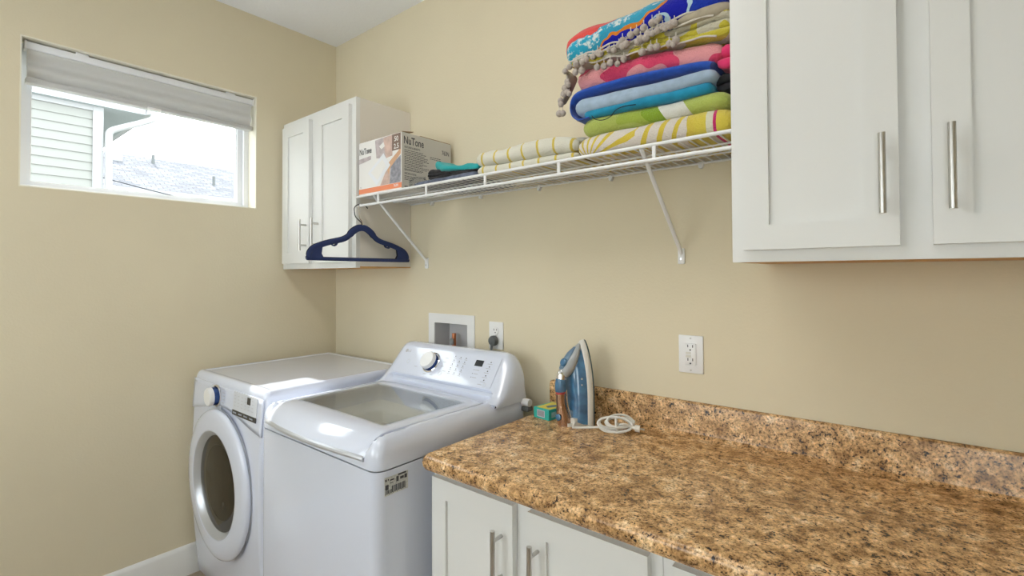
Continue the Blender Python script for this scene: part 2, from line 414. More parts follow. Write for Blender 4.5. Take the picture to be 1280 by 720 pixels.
# unseen wall behind the camera; window and glazed door added for fill daylight
W2 = (.35, 1.65, 1.0, 2.2); DR = (2.35, 3.2, FZ, 2.1)
bm = B(); wall_holes(bm, -WT, XR+.1, FZ, H, [W2, (DR[0]+.05, DR[1]-.05, FZ, DR[3]-.05)], lambda u_, v_, k: (u_, YF-.12*k, v_))
struct('wall_front', bm, 'wall')
w2 = struct('fill_window', (lambda q: (ring_frame(q, W2[0], W2[1], W2[2], W2[3], .05, YF-.09, YF-.03), q)[1])(B()), 'vinyl')  # added window, unseen, brings sky light onto the left side
bm = B(); box(bm, W2[0]+.04, W2[1]-.04, YF-.064, YF-.058, W2[2]+.04, W2[3]-.04); mk('pane', bm, 'window_glass', w2)
bm = B(); box(bm, (W2[0]+W2[1])/2-.02, (W2[0]+W2[1])/2+.02, YF-.085, YF-.035, W2[2]+.04, W2[3]-.04); mk('mullion', bm, 'vinyl', w2)
bm = B(); ring_frame(bm, DR[0], DR[1], DR[2], DR[3], [.05, .05, .001, .05], YF+.02, YF); dr = struct('fill_door', bm, 'trim')  # added door, glazed to brighten the wall under the right cabinet
bm = B(); ring_frame(bm, DR[0]+.052, DR[1]-.052, DR[2]+.005, DR[3]-.052, [.10, .10, .50, .11], YF-.03, YF+.01); dl = mk('door_leaf', bm, 'door_white', dr)
bm = B(); box(bm, DR[0]+.14, DR[1]-.14, YF-.013, YF-.007, DR[2]+.49, DR[3]-.15); mk('door_pane', bm, 'window_glass', dl)
bm = B(); sphere(bm, (DR[0]+.11, YF+.055, 1.02), .028, 16, 10); tube(bm, [(DR[0]+.11, YF+.01, 1.02), (DR[0]+.11, YF+.05, 1.02)], .012, 12); mk('door_knob', bm, 'steel', dr)
# baseboards
def baseboard(name, a, b_, n):
    a = Vector(a); b_ = Vector(b_); n = Vector(n); pr = [(0, 0), (.014, 0), (.014, .118), (.011, .127), (.004, .134), (0, .134)]
    bm = B(); loft(bm, [[p+n*q[0]+V(0, 0, q[1]) for q in pr] for p in (a, b_)]); struct(name, bm, 'trim')
baseboard('baseboard_left', (0, YF, FZ), (0, 0, FZ), (1, 0, 0)); baseboard('baseboard_back', (.014, 0, FZ), (1.5, 0, FZ), (0, -1, 0))
baseboard('baseboard_front', (.014, YF, FZ), (DR[0], YF, FZ), (0, 1, 0)); baseboard('baseboard_right', (XR, YF, FZ), (XR, -.65, FZ), (-1, 0, 0))

# window in the left wall
def yz_ring(bm, y0, y1, z0, z1, t, xa, xb):
    tt = t if isinstance(t, (list, tuple)) else [t]*4
    o = [(y0, z0), (y1, z0), (y1, z1), (y0, z1)]; i = [(y0+tt[0], z0+tt[2]), (y1-tt[1], z0+tt[2]), (y1-tt[1], z1-tt[3]), (y0+tt[0], z1-tt[3])]
    R = [[bm.verts.new((x, y, z)) for y, z in q] for q, x in ((o, xa), (i, xa), (i, xb), (o, xb))]
    for k in range(4):
        for A, C in ((0, 1), (1, 2), (2, 3), (3, 0)):
            j = (k+1) % 4; bm.faces.new((R[A][k], R[A][j], R[C][j], R[C][k]))
bm = B(); yz_ring(bm, WY0, WY1, WZ0, WZ1, .004, 0.0005, -.09); win = struct('window_1', bm, 'reveal')
bm = B(); yz_ring(bm, WY0+.004, WY1-.004, WZ0+.004, WZ1-.004, [.022, .022, .018, .022], -.085, -.155); bevel_all(bm, .003); mk('frame', bm, 'vinyl', win)
bm = B(); yz_ring(bm, WY0+.024, WY1-.024, WZ0+.02, WZ1-.024, [.018, .026, .016, .02], -.105, -.14); bevel_all(bm, .003); mk('sash', bm, 'vinyl', win)
bm = B(); yz_ring(bm, WY0+.04, WY1-.048, WZ0+.034, WZ1-.04, .006, -.115, -.134); mk('glazing_bead', bm, 'white_plastic', win)
bm = B(); box(bm, -.127, -.123, WY0+.04, WY1-.048, WZ0+.034, WZ1-.04); mk('pane', bm, 'window_glass', win)
bm = B(); box(bm, -.084, -.05, -1.292, -1.24, WZ0+.004, WZ0+.014, .002); mk('latch', bm, 'white_plastic', win)

# cellular blind
bl = thing('cellular_blind', 'pale grey cellular blind pulled up to the top of the window', 'blind', (-.04, -.87, 2.155))
pbox('head_rail', 'vinyl', bl, -.062, -.022, -1.283, -.455, 2.285, 2.313, .004)
bm = B(); secs = []; n = 40; z1_, z0_ = 2.287, 2.176
for y in (-1.279, -.459):
    fr_, bk = [], []
    for k in range(n+1):
        t_ = k/n; z = z1_+(z0_-z1_)*t_; d_ = .008*math.sin(t_*PI*3.4+.6)+(.0006 if k % 2 else 0)
        fr_.append((-.034+d_, y, z)); bk.append((-.052+d_*.5, y, z))
    secs.append(fr_+bk[::-1])
loft(bm, secs); mk('pleated_fabric', bm, 'blind_fabric', bl, sharp=50)
pbox('bottom_rail', mat('blind_rail', (.52, .52, .52), .5), bl, -.060, -.024, -1.283, -.455, 2.155, 2.177, .004)
pbox('pull_tab', 'white_plastic', bl, -.026, -.014, -.90, -.85, 2.150, 2.160, .002)
for y in (-1.285, -.452): pbox('end_cap', 'white_plastic', bl, -.064, -.020, y-.003, y+.003, 2.284, 2.315, .001)
for y in (-1.12, -.56): pbox('mounting_clip', 'vinyl', bl, -.05, -.022, y-.02, y+.02, 2.310, 2.3195, .001)

# ceiling lamp added out of view to brighten the room
LX, LY = 1.6, -1.15
lp = thing('fill_ceiling_lamp', 'long white wraparound ceiling lamp added out of view to brighten the room', 'lamp', (LX, LY, H))
pbox('pan', 'lamp_metal', lp, LX-.62, LX+.62, LY-.13, LY+.13, H-.03, H-.0005, .004)
bm = B(); pr = [(-.12, 0), (-.118, -.03), (-.10, -.055), (-.06, -.07), (0, -.074), (.06, -.07), (.10, -.055), (.118, -.03), (.12, 0)]
loft(bm, [[(x, LY+a, H-.03+c) for a, c in pr] for x in (LX-.60, LX+.60)]); mk('diffuser', bm, 'fill_lamp_glow', lp)
for x in (LX-.612, LX+.612): pbox('end_cap', 'lamp_metal', lp, x-.012, x+.012, LY-.125, LY+.125, H-.108, H-.03, .005)

# ------------------------------------------------------------------ outside
bm = B(); box(bm, -60, -.3, -40, 40, -.6, -.5); g_ = mk('garden_ground', bm, 'ground'); g_['kind'] = 'structure'
nh = thing('neighbour_house', 'white clapboard neighbouring house with gutter close outside the window', 'house', (-9, -3, -.5))
HX, HY, SZ = -6.0, .12, 3.72
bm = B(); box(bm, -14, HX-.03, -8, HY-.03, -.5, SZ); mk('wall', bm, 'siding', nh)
EXP = .1168
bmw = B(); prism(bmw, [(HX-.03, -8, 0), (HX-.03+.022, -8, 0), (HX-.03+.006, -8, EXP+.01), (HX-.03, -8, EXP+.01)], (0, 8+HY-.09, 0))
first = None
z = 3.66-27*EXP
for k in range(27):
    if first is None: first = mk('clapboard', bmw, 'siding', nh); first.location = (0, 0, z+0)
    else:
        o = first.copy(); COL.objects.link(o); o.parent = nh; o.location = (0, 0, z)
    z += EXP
pbox('frieze_board', 'house_trim', nh, HX-.03, HX+.005, -8, HY-.10, 3.66, SZ)
pbox('corner_board', 'house_trim', nh, HX-.06, HX+.012, HY-.10, HY+.012, -.5, SZ)
pbox('soffit', 'soffit', nh, -14.4, HX+.10, -8, HY+.47, SZ, SZ+.02)
bm = B(); prism(bm, [(HX+.10, -8, SZ+.02), (HX+.10, -8, SZ+.14), (-10, -8, SZ+2.6), (-10, -8, SZ+.02)], (0, 8.47+HY, 0)); rf = mk('roof', bm, 'roof_metal', nh)
bm = B(); prism(bm, [(HX+.12, HY+.47, SZ-.0), (HX+.12, HY+.49, SZ+.13), (HX+.12, HY+.60, SZ+.13), (HX+.12, HY+.57, SZ+.03)], (-8.3, 0, 0)); mk('gutter', bm, 'house_trim', nh)
bm = B(); p_ = smooth_path([(HX+.18, HY+.55, SZ+.04), (HX+.18, HY+.53, SZ-.06), (HX+.14, HY+.40, SZ-.14), (HX+.09, HY+.16, SZ-.26), (HX+.07, HY+.075, SZ-.32), (HX+.06, HY+.06, SZ-.42), (HX+.06, HY+.06, SZ-.9)], 5); p_.append(V(HX+.06, HY+.06, -.4))
tube(bm, p_, .042, 10); mk('downspout', bm, 'house_trim', nh)

fh = thing('far_house', 'distant house with a grey shingled hip roof seen through the window', 'house', (-19, 0, -.5))
bm = B(); RY, RX, RZ, EX, EZ = 6.28, -18.0, 5.535, -15.0, 3.95
A = [V(RX, -14, RZ), V(RX, RY, RZ), V(EX, RY+2.0, EZ), V(EX, -14, EZ), V(RX*2-EX, RY+2.0, EZ), V(RX*2-EX, -14, EZ)]
vv = [bm.verts.new(p) for p in A]
for q in ((0, 1, 2, 3), (1, 4, 2), (0, 5, 4, 1), (3, 2, 4, 5), (0, 3, 5)): bm.faces.new([vv[i] for i in q])
mk('roof', bm, 'shingles', fh)
pbox('wall', 'house_pale', fh, -20.6, -15.4, -14, RY+1.6, -.5, EZ)
pbox('gutter', 'house_trim', fh, EX-.02, EX+.1, -14, RY+2.05, EZ-.08, EZ+.03)
def onroof(y, t): return V(RX+(EX-RX)*t, y, RZ+(EZ-RZ)*t)
p = onroof(2.65, .2); pbox('roof_vent', 'house_trim', fh, p.x-.15, p.x+.2, p.y-.2, p.y+.2, p.z-.1, p.z+.14, .02)
for y, t in ((3.75, .17), (5.15, .62)):
    p = onroof(y, t); bm = B(); tube(bm, [p-V(0, 0, .1), p+V(0, 0, .3)], .05, 10); mk('vent_pipe', bm, 'plug_grey', fh)
bm = B(); tube(bm, [V(-12, 1.0+7*t, 3.78-.85*t-.6*t*(1-t)) for t in [k/16 for k in range(17)]], .012, 6)
mk('service_wire', bm, 'black_plastic', nh)

# ------------------------------------------------------------------ cabinets
def handle(parent, x, y, z0, z1):
    """vertical steel bar pull in front of the face y"""
    bm = B(); yb = y-.034
    tube(bm, [(x, yb, z0), (x, yb, z1)], .0062, 14)
    for f in (.17, .83): zz = z0+(z1-z0)*f; tube(bm, [(x, y+.001, zz), (x, yb, zz)], .0048, 10, caps=False)
    return mk('handle', bm, 'steel', parent)
def cab_door(parent, x0, x1, z0, z1, yf, th=.0195, st=.055, hx=None, hz=None):
    bm = B(); ring_frame(bm, x0, x1, z0, z1, st, yf, yf+th); bevel_all(bm, .0014, 2)
    d_ = mk('door', bm, 'cabinet', parent)
    bm = B(); box(bm, x0+st-.004, x1-st+.004, yf+.0085, yf+th-.002, z0+st-.004, z1-st+.004); mk('panel', bm, 'cabinet', d_)
    if hx is not None: handle(d_, hx, yf, *hz)
    return d_
def wall_cabinet(label, x0, x1, depth, z0, z1, doors, handles, hz, under):
    t = thing('wall_cabinet', label, 'cabinet', ((x0+x1)/2, -depth/2, z0), 'white wall cabinets')
    bm = B(); box(bm, x0, x1, -depth+.02, -.001, z0+.006, z1, .001, 1); mk('body', bm, 'cabinet_side', t)
    bm = B(); ring_frame(bm, x0, x1, z0, z1, .036, -depth, -depth+.0205); bevel_all(bm, .001, 1); mk('face_frame', bm, 'cabinet', t)
    pbox('center_stile', 'cabinet', t, (doors[0][1]+doors[1][0])/2-.037, (doors[0][1]+doors[1][0])/2+.037, -depth+.0006, -depth+.02, z0+.03, z1-.03)
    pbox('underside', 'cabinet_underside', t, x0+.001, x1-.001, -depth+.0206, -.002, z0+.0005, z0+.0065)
    for (a, b_), h in zip(doors, handles): cab_door(t, a, b_, z0+.027, z1-.03, -depth-.0195, hx=h, hz=hz)
    return t
wall_cabinet('small white wall cabinet in the corner beside the window', .003, .6664, .307, 1.4499, 2.2117, ((.028, .295), (.357, .637)), (.272, .383), (1.538, 1.688), True)
wall_cabinet('large white wall cabinet at the right over the speckled counter', 2.2492, 2.9175, .3405, 1.4418, 2.2117, ((2.276, 2.559), (2.608, 2.891)), (2.5345, 2.6345), (1.529, 1.683), True)

def base_cabinet(label, x0, w_, d1, d2, h1, h2):
    t = thing('base_cabinet', label, 'cabinet', (x0+w_/2, -.30, FZ), 'white base cabinets under the counter')
    bm = B(); box(bm, x0, x0+w_, -.58, -.001, FZ+.10, .868, .001, 1); mk('body', bm, 'cabinet_side', t)
    pbox('toe_kick', 'cabinet_side', t, x0+.001, x0+w_-.001, -.53, -.02, FZ, FZ+.101)
    bm = B(); ring_frame(bm, x0, x0+w_, FZ+.10, .868, .036, -.601, -.58); bevel_all(bm, .001, 1); mk('face_frame', bm, 'cabinet', t)
    mid = (d1[1]+d2[0])/2; pbox('center_stile', 'cabinet', t, mid-.037, mid+.037, -.6004, -.581, FZ+.13, .84)
    for d_, h in ((d1, h1), (d2, h2)): cab_door(t, d_[0], d_[1], FZ+.125, .849, -.6205, st=.054, hx=h, hz=(.642, .791))
base_cabinet('white base cabinet next to the washer under the counter', 1.505, .675, (1.515, 1.807), (1.853, 2.156), 1.772, 1.884)
base_cabinet('white base cabinet at the lower right edge under the counter', 2.181, .675, (2.206, 2.497), (2.543, 2.84), 2.46, 2.575)
base_cabinet('white base cabinet at the far right end under the counter', 2.857, .735, (2.882, 3.20), (3.246, 3.565), 3.165, 3.28)

# countertop
ct = thing('countertop', 'brown speckled laminate countertop with matching backsplash', 'countertop', (2.5, -.3, .868))
pr = [(-.625, .8695), (-.640, .872), (-.648, .882), (-.650, .893), (-.646, .905), (-.637, .9115), (-.626, .914), (-.015, .914), (-.001, .914), (-.001, .8695)]
bm = B(); xs = [1.499, 1.5015, 1.506, 1.514, XR-.001]
secs = []
for x in xs:
    d_ = max(0, 1.514-x)/.015; cut = .014*(1-math.sqrt(max(0, 1-d_*d_)))
    secs.append([(x, y+cut if y < -.6 else y, z-(cut*.5 if z > .9 else -cut*.3)) for y, z in pr])
loft(bm, secs); mk('worktop', bm, 'laminate', ct)
pr = [(-.001, .9142), (-.042, .9142), (-.030, .9165), (-.0225, .923), (-.020, .934), (-.020, 1.006), (-.018, 1.0125), (-.0125, 1.016), (-.001, 1.016)]
bm = B(); secs = []
for x in (1.499, 1.502, 1.508, XR-.001):
    d_ = max(0, 1.508-x)/.009; cut = .008*(1-math.sqrt(max(0, 1-d_*d_)))
    secs.append([(x, min(-.001, y+cut*.5) if y < -.005 else y, z-cut if z > 1 else z) for y, z in pr])
loft(bm, secs); mk('backsplash', bm, 'laminate', ct)

# ------------------------------------------------------------------ dryer
DX0, DX1, DYB = .035, .725, -.055
def dfront(z):
    """y of the dryer's bowed front at height z"""
    t = (z-FZ)/(.992-FZ)
    return -.700-.040*math.sin(PI*min(1, max(0, t*.78+.08)))-.006*t
dr_ = thing('dryer', 'white front-loading dryer with a round door in the corner', 'dryer', (.38, -.4, FZ))
def foot(z, ins=0, r=.022):
    return [(x, y, z) for x, y in rrect(DX0+ins, DX1-ins, dfront(z)+ins, DYB-ins, max(.004, r-ins*.5), 6)]
bm = B(); secs = [foot(FZ+.012, .008), foot(FZ+.03)]
for k in range(1, 15): secs.append(foot(FZ+.03+(.962-FZ-.03)*k/14))
for a in (15, 35, 55, 75, 90): aa = math.radians(a); secs.append(foot(.962+.028*math.sin(aa), .016*(1-math.cos(aa))))
secs += [foot(.990, .020), foot(.990, .026), foot(.9885, .030), foot(.9865, .034), foot(.9865, .040), foot(.9865, .07)]
loft(bm, secs); mk('cabinet', bm, 'enamel', dr_, sharp=40)
for x in (DX0+.05, DX1-.05):
    for y in (-.66, -.1): bm = B(); lathe(bm, [(.018, 0), (.018, .014)], (x, y, FZ), (0, 0, 1), 14, True, True); mk('foot', bm, 'plug_grey', dr_)
bm = B(); n = 40; cols = []
for i in range(n+1):
    x = DX0+.006+(DX1-DX0-.012)*i/n; u_ = (x-.365)/.32
    zb = .815+.062*math.exp(-(u_*1.25)**2)
    cols.append([(x, dfront(zb+(.958-zb)*k/6)-.0010, zb+(.958-zb)*k/6) for k in range(7)])
loft(bm, cols, caps=False, ring=False)
cp = mk('control_panel', bm, 'enamel', dr_); md = cp.modifiers.new('s', 'SOLIDIFY'); md.thickness = .004; md.offset = 0
# knob
KX, KZ = .305, .915; ky = dfront(KZ)-.004
bm = B(); lathe(bm, [(.046, 0), (.046, -.004), (.043, -.006), (.041, -.006)], (KX, ky, KZ), (0, 1, 0), 40, True, False); mk('knob_ring', bm, 'chrome', cp)
bm = B(); lathe(bm, [(.037, 0), (.037, -.026), (.0355, -.0275)], (KX, ky, KZ), (0, 1, 0), 40); kb = mk('knob', bm, 'blue_chrome', cp)
bm = B(); lathe(bm, [(.0375, -.022), (.0375, -.034), (.034, -.039), (.001, -.041)], (KX, ky, KZ), (0, 1, 0), 40, True, True); mk('knob_cap', bm, 'white_plastic', cp)
# display
yd = dfront(.93)-.0065
def dplate(name, m, x0, x1, z0, z1, lift=0, par=None):
    bm = B(); prism(bm, [(x0, dfront(z0)-.0055-lift, z0), (x1, dfront(z0)-.0055-lift, z0), (x1, dfront(z1)-.0055-lift, z1), (x0, dfront(z1)-.0055-lift, z1)], (0, .002, 0)); return mk(name, bm, m, par or cp)
dplate('display_panel', 'enamel_shade', .470, .676, .884, .958)
dplate('display_screen', 'display', .594, .622, .925, .951, .0006)
dplate('button_strip', 'display', .468, .676, .868, .887, .0004)
bm = B(); bm2 = B()
for i in range(4):
    yy = dfront(.876)-.0064
    for j in range(3): x = .480+.048*i+.010*j; box(bm2, x, x+.007, yy-.0004, yy, .8745, .8805)
mk('button_symbols', bm2, 'grey_print', cp)['kind'] = 'stuff'
for r_ in range(4):
    zz = .903+.013*r_; yy = dfront(zz)-.0064
    for c_ in range(6):
        x = .482+.031*c_
        if .585 < x < .630 and zz > .92: continue
        box(bm, x, x+.013, yy-.0003, yy, zz, zz+.0028)
for z_, xa, xb in ((.948, .352, .378), (.935, .362, .384), (.922, .366, .386), (.908, .366, .386), (.894, .360, .382), (.945, .235, .255), (.953, .248, .262), (.905, .238, .246), (.885, .330, .345)):
    yy = dfront(z_)-.0052; box(bm, xa, xb, yy-.0003, yy, z_, z_+.003)
mk('panel_print', bm, 'grey_print', cp)['kind'] = 'stuff'
bm = B(); lathe(bm, [(.009, 0), (.009, -.003), (.007, -.004), (.001, -.004)], (.352, dfront(.872)-.004, .872), (0, 1, 0), 20, False, True); mk('button', bm, 'enamel_shade', cp)
bm = B(); lathe(bm, [(.0075, 0), (.0075, -.0006)], (.058, dfront(.945)-.0045, .945), (0, 1, 0), 20, False, True)
mk('logo_disc', bm, 'grey_print', cp)
bm = B(); text(bm, 'LG', (.069, dfront(.945)-.0052, .940), (1, 0, 0), (0, 0, 1), .010); mk('logo_letters', bm, 'grey_print', cp)
# round door
DC = (.367, 0, .573); yb = dfront(.573)
bm = B(); lathe(bm, [(.27, 0), (.292, -.002), (.296, -.006), (.2965, -.012), (.293, -.018), (.284, -.0225), (.262, -.026), (.218, -.029), (.212, -.0285), (.210, -.026)], (DC[0], yb, DC[2]), (0, 1, 0), 72); dd = mk('door', bm, 'enamel', dr_, sharp=50)
bm = B(); lathe(bm, [(.2115, -.0278), (.207, -.024), (.194, -.007), (.188, .004), (.186, .01)], (DC[0], yb, DC[2]), (0, 1, 0), 72); mk('door_bezel', bm, 'silver', dd)
bm = B(); lathe(bm, [(.191, -.006), (.17, -.010), (.13, -.014), (.07, -.017), (.001, -.018)], (DC[0], yb, DC[2]), (0, 1, 0), 64, False, True); mk('door_glass', bm, 'door_glass', dd)
bm = B(); lathe(bm, [(.188, -.003), (.165, -.003), (.150, .0), (.146, .004)], (DC[0], yb, DC[2]), (0, 1, 0), 64); mk('inner_ring', bm, 'steel', dd)
bm = B(); lathe(bm, [(.150, -.001), (.12, -.004), (.001, -.006)], (DC[0], yb, DC[2]), (0, 1, 0), 48, False, True); mk('door_bowl', bm, mat('bowl', (.14, .105, .07), .25, var=.5, vscale=9), dd)  # brown tone stands in for reflections in the door glass
bm = B(); lathe(bm, [(.2985, -.0005), (.2985, -.002), (.285, -.002)], (DC[0], yb, DC[2]), (0, 1, 0), 72); mk('door_seal', bm, 'silver', dr_)

# ------------------------------------------------------------------ washer
wa = thing('washer', 'white top-loading washer with a glass lid beside the counter', 'washer', (1.11, -.4, FZ))
WX0, WX1, WYF, WYB = .768, 1.452, -.762, -.095
WC = (WX0+WX1)/2
def wfoot(z, ins=0, r=.035, bow=.012): 
    out = []
    for x, y in rrect(WX0+ins, WX1-ins, WYF+ins, WYB-ins, max(.006, r-ins*.4), 7):
        out.append((x, y, z))
    return out
bm = B(); loft(bm, [wfoot(FZ+.012, .01), wfoot(FZ+.03), wfoot(.4), wfoot(.86), wfoot(.8795, .0), wfoot(.8795, .006)], caps=False); mk('body', bm, 'enamel', wa, sharp=40)
for x in (WX0+.06, WX1-.06):
    for y in (WYF+.07, WYB-.07): bm = B(); lathe(bm, [(.02, 0), (.02, .014)], (x, y, FZ), (0, 0, 1), 14, True, True); mk('foot', bm, 'plug_grey', wa)
# top cover: outer shell rolled over to a rim round the lid opening
LX0, LX1, LYB = WC-.290, WC+.290, -.278
def inner(z, ins=0): return [(x, y, z) for x, y in rrect(LX0+.012+ins, LX1-.012-ins, -.735+ins*.5, LYB-.012-ins, .03, 7)]
bm = B(); secs = [wfoot(.8825, .004), wfoot(.8835, .0), wfoot(.915, .0005)]
for a in (15, 35, 55, 75, 90): aa = math.radians(a); secs.append(wfoot(.915+.052*math.sin(aa), .0005+.040*(1-math.cos(aa))))
secs += [inner(.966), inner(.960, .004), inner(.925, .010), inner(.905, .03)]
# front of the cover dips under the lid handle
def dip(p):
    x, y, z = p
    if y < -.62 and z > .915: z = .915+(z-.915)*max(.16, 1-((-.62-y)/.10)*1.1*max(0, min(1, (LX1+.012-x)/.02))*max(0, min(1, (x-LX0+.012)/.02)))
    return (x, y, z)
# fill the loft with enough points on the front run for the dip
def dens(ring):
    out = []
    for i, p in enumerate(ring):
        q = ring[(i+1) % len(ring)]; out.append(p); d_ = (Vector(q)-Vector(p)).length
        n_ = 24
        if i % 8 == 7:
            for k in range(1, n_): out.append(tuple(Vector(p).lerp(Vector(q), k/n_)))
    return out
secs = [[dip(p) for p in dens(s_)] for s_ in secs]
loft(bm, secs, caps=False); mk('top_cover', bm, 'enamel', wa, sharp=55)
# tub
bm = B(); sq = [(x, y) for x, y in rrect(LX0+.036, LX1-.036, -.72, LYB-.036, .05, 12)]
N_ = len(sq); cy_ = -.505
def circ(r, z):
    out = []
    for x, y in sq:
        a = math.atan2(y-cy_, x-WC); out.append((WC+r*math.cos(a), cy_+r*math.sin(a)*.88, z))
    return out
loft(bm, [[(x, y, .906) for x, y in sq], circ(.232, .886), circ(.227, .876), circ(.225, .835)], caps=False); mk('tub_ring', bm, 'enamel_matte', wa, sharp=60)
bm = B(); loft(bm, [circ(.227, .838), circ(.236, .825), circ(.236, .60), circ(.20, .54), circ(.06, .53)], caps=True); mk('drum', bm, 'drum', wa)
bm = B(); tub_ribs = [circ(.2345, .79), circ(.2335, .785), circ(.2345, .78)]; loft(bm, tub_ribs, caps=False); mk('drum_band', bm, 'steel', wa)
bm = B(); lathe(bm, [(.05, 0), (.045, .12), (.03, .20), (.001, .21)], (WC, cy_, .53), (0, 0, 1), 24); mk('agitator', bm, 'enamel_matte', wa)
# lid
ny = 20; GY0, GY1 = -.668, -.330
def lid_pt(x, t):
    """t 0 at the hinge .. 1 at the front lip"""
    u_ = (x-WC)/.29; yf = -.795+.030*u_*u_; y1 = -.685
    if t <= .75: y = LYB+(y1-LYB)*t/.75; z = .9745
    else:
        a = (t-.75)/.25*1.18; R_ = abs(yf-y1)/math.sin(1.18); y = y1-R_*math.sin(a); z = .9745-.055*(1-math.cos(a))/(1-math.cos(1.18))
    return V(x, y, z-.006*u_**4)
xs_ = sorted({LX0+(LX1-LX0)*i/24 for i in range(25)} | {WC-.243, WC+.243})
tg = [(GY1-LYB)/(-.685-LYB)*.75, (GY0-LYB)/(-.685-LYB)*.75]
ts_ = sorted({i/ny for i in range(ny+1)} | set(tg))
bm = B(); G = {}
for i, x in enumerate(xs_):
    for j, t in enumerate(ts_):
        e = 0
        G[i, j] = bm.verts.new(lid_pt(x, t))
for i in range(len(xs_)-1):
    for j in range(len(ts_)-1):
        mx_ = (xs_[i]+xs_[i+1])/2; mt = (ts_[j]+ts_[j+1])/2
        if abs(mx_-WC) < .243 and tg[0] < mt < tg[1]: continue
        bm.faces.new((G[i, j], G[i+1, j], G[i+1, j+1], G[i, j+1]))
bmesh.ops.delete(bm, geom=[v for v in bm.verts if not v.link_faces], context='VERTS')
lid = mk('lid', bm, 'enamel', wa, sharp=50)
sm = lid.modifiers.new('thickness', 'SOLIDIFY'); sm.thickness = .009; sm.offset = -1
for p in lid.data.polygons:
    if p.normal.z < 0: p.flip()
bv = lid.modifiers.new('edge', 'BEVEL'); bv.width = .003; bv.segments = 2; bv.limit_method = 'ANGLE'
bm = B(); box(bm, WC-.2435, WC+.2435, GY0-.001, GY1+.001, .9695, .9735); mk('lid_glass', bm, 'lid_glass', lid)
bm = B(); tube(bm, [lid_pt(LX0+.004+(LX1-LX0-.008)*i/24, 1.0)+V(0, .004, -.004) for i in range(25)], .0085, 10); mk('lid_handle', bm, 'silver', lid)
# console
def con(x):
    """profile of the console at x as (y, z)"""
    d_ = min(x-WX0, WX1-x); t = min(1, max(0, d_/.085)); s_ = (1-(1-t)**2.6)**(1/2.6) if t < 1 else 1
    zt = .962+(1.122-.962)*s_; k = (zt-.962)/.16
    g_ = max(0, min(1, (d_-.040)/.022)); g_ = g_*g_*(3-2*g_)
    P_ = [(-.268, .950), (-.275, .964)]
    for (ya, za), (yb_, zb_) in zip([(-.266, .970), (-.257, .978), (-.250, .985), (-.244, .991), (-.239, .997), (-.236, 1.002)], [(-.262, .966), (-.238, .967), (-.226, .974), (-.222, .986), (-.2335, .997), (-.236, 1.002)]):
        P_.append((ya+(yb_-ya)*g_, za+(zb_-za)*g_))
    P_ += [(-.210, 1.039), (-.185, 1.0745), (-.162, 1.107), (-.152, 1.117), (-.140, 1.122), (-.120, 1.122), (-.106, 1.116), (-.099, 1.10), (-.098, .95)]
    return [(y+(1-k)*(.0 if z < .97 else -.02*(1-k)), .950+(z-.950)*(k if z > .964 else 1) if k < 1 else z) for y, z in P_]
bm = B(); secs = []
xl = [WX0+.0005+.085*(1-math.cos(PI/2*i/9)) for i in range(10)]
xr_ = [WX1+WX0-x for x in xl][::-1]
for x in xl+[WX0+.1+(WX1-WX0-.2)*i/10 for i in range(11)]+xr_: secs.append([(x, y, z) for y, z in con(x)])
loft(bm, secs); cs = mk('console', bm, 'enamel', wa, sharp=38)
PA, PB = V(0, -.2352, 1.0032), V(0, -.1635, 1.1050); pu = (PB-PA).normalized(); pn = V(0, -pu.z, pu.y)
def pp(x, f, lift=.0012): q = PA+(PB-PA)*f+pn*lift; return V(x, q.y, q.z)
bm = B(); out = []
for x, f in rrect(WX0+.062, WX1-.062, .01, .99, .02, 5): out.append(pp(x, f, .0))
prism(bm, out, pn*.0016); pan = mk('control_panel', bm, 'enamel', cs)
kc = pp(1.040, .52, .0016)
bm = B(); lathe(bm, [(.044, 0), (.044, .004), (.040, .006)], kc, pn, 40, False, False); mk('knob_ring', bm, 'chrome', pan)
bm = B(); lathe(bm, [(.036, 0), (.036, .022), (.034, .023)], kc, pn, 40); mk('knob', bm, 'blue_chrome', pan)
bm = B(); lathe(bm, [(.0365, .018), (.0365, .029), (.033, .034), (.001, .036)], kc, pn, 40, True, True); mk('knob_cap', bm, 'white_plastic', pan)
def pquad(name, m, x0, x1, f0, f1, lift=.002, par=None):
    bm = B(); prism(bm, [pp(x0, f0, lift), pp(x1, f0, lift), pp(x1, f1, lift), pp(x0, f1, lift)], pn*.0006); return mk(name, bm, m, par or pan)
pquad('display_screen', 'display', 1.272, 1.312, .64, .84)
bm = B(); bm2 = B()
def mark(b_, x, f, w_=.010, h=.022): prism(b_, [pp(x, f, .0018), pp(x+w_, f, .0018), pp(x+w_, f+h, .0018), pp(x, f+h, .0018)], pn*.0004)
for c_, x in enumerate((1.155, 1.185, 1.215)):
    for r_ in range(5):
        f = .84-.135*r_-.01*c_; mark(bm, x, f, .004, .03); mark(bm2, x-.004, f-.05, .014, .018)
for r_ in range(5): mark(bm, 1.345, .80-.145*r_, .005, .035); mark(bm2, 1.333, .75-.145*r_, .024, .016)
for r_ in range(3): mark(bm2, 1.285, .50-.12*r_, .022, .018); mark(bm, 1.278, .50-.12*r_, .003, .02)
for x, f in ((.965, .75), (.968, .60), (.972, .45), (1.105, .74), (1.102, .60), (1.1, .45), (.95, .3), (1.12, .3), (1.02, .10), (1.06, .10)): mark(bm2, x, f, .018, .018)
mark(bm2, 1.325, .08, .02, .02)
mk('button_marks', bm, 'dark_print', pan)['kind'] = 'stuff'; mk('panel_print', bm2, 'grey_print', pan)['kind'] = 'stuff'
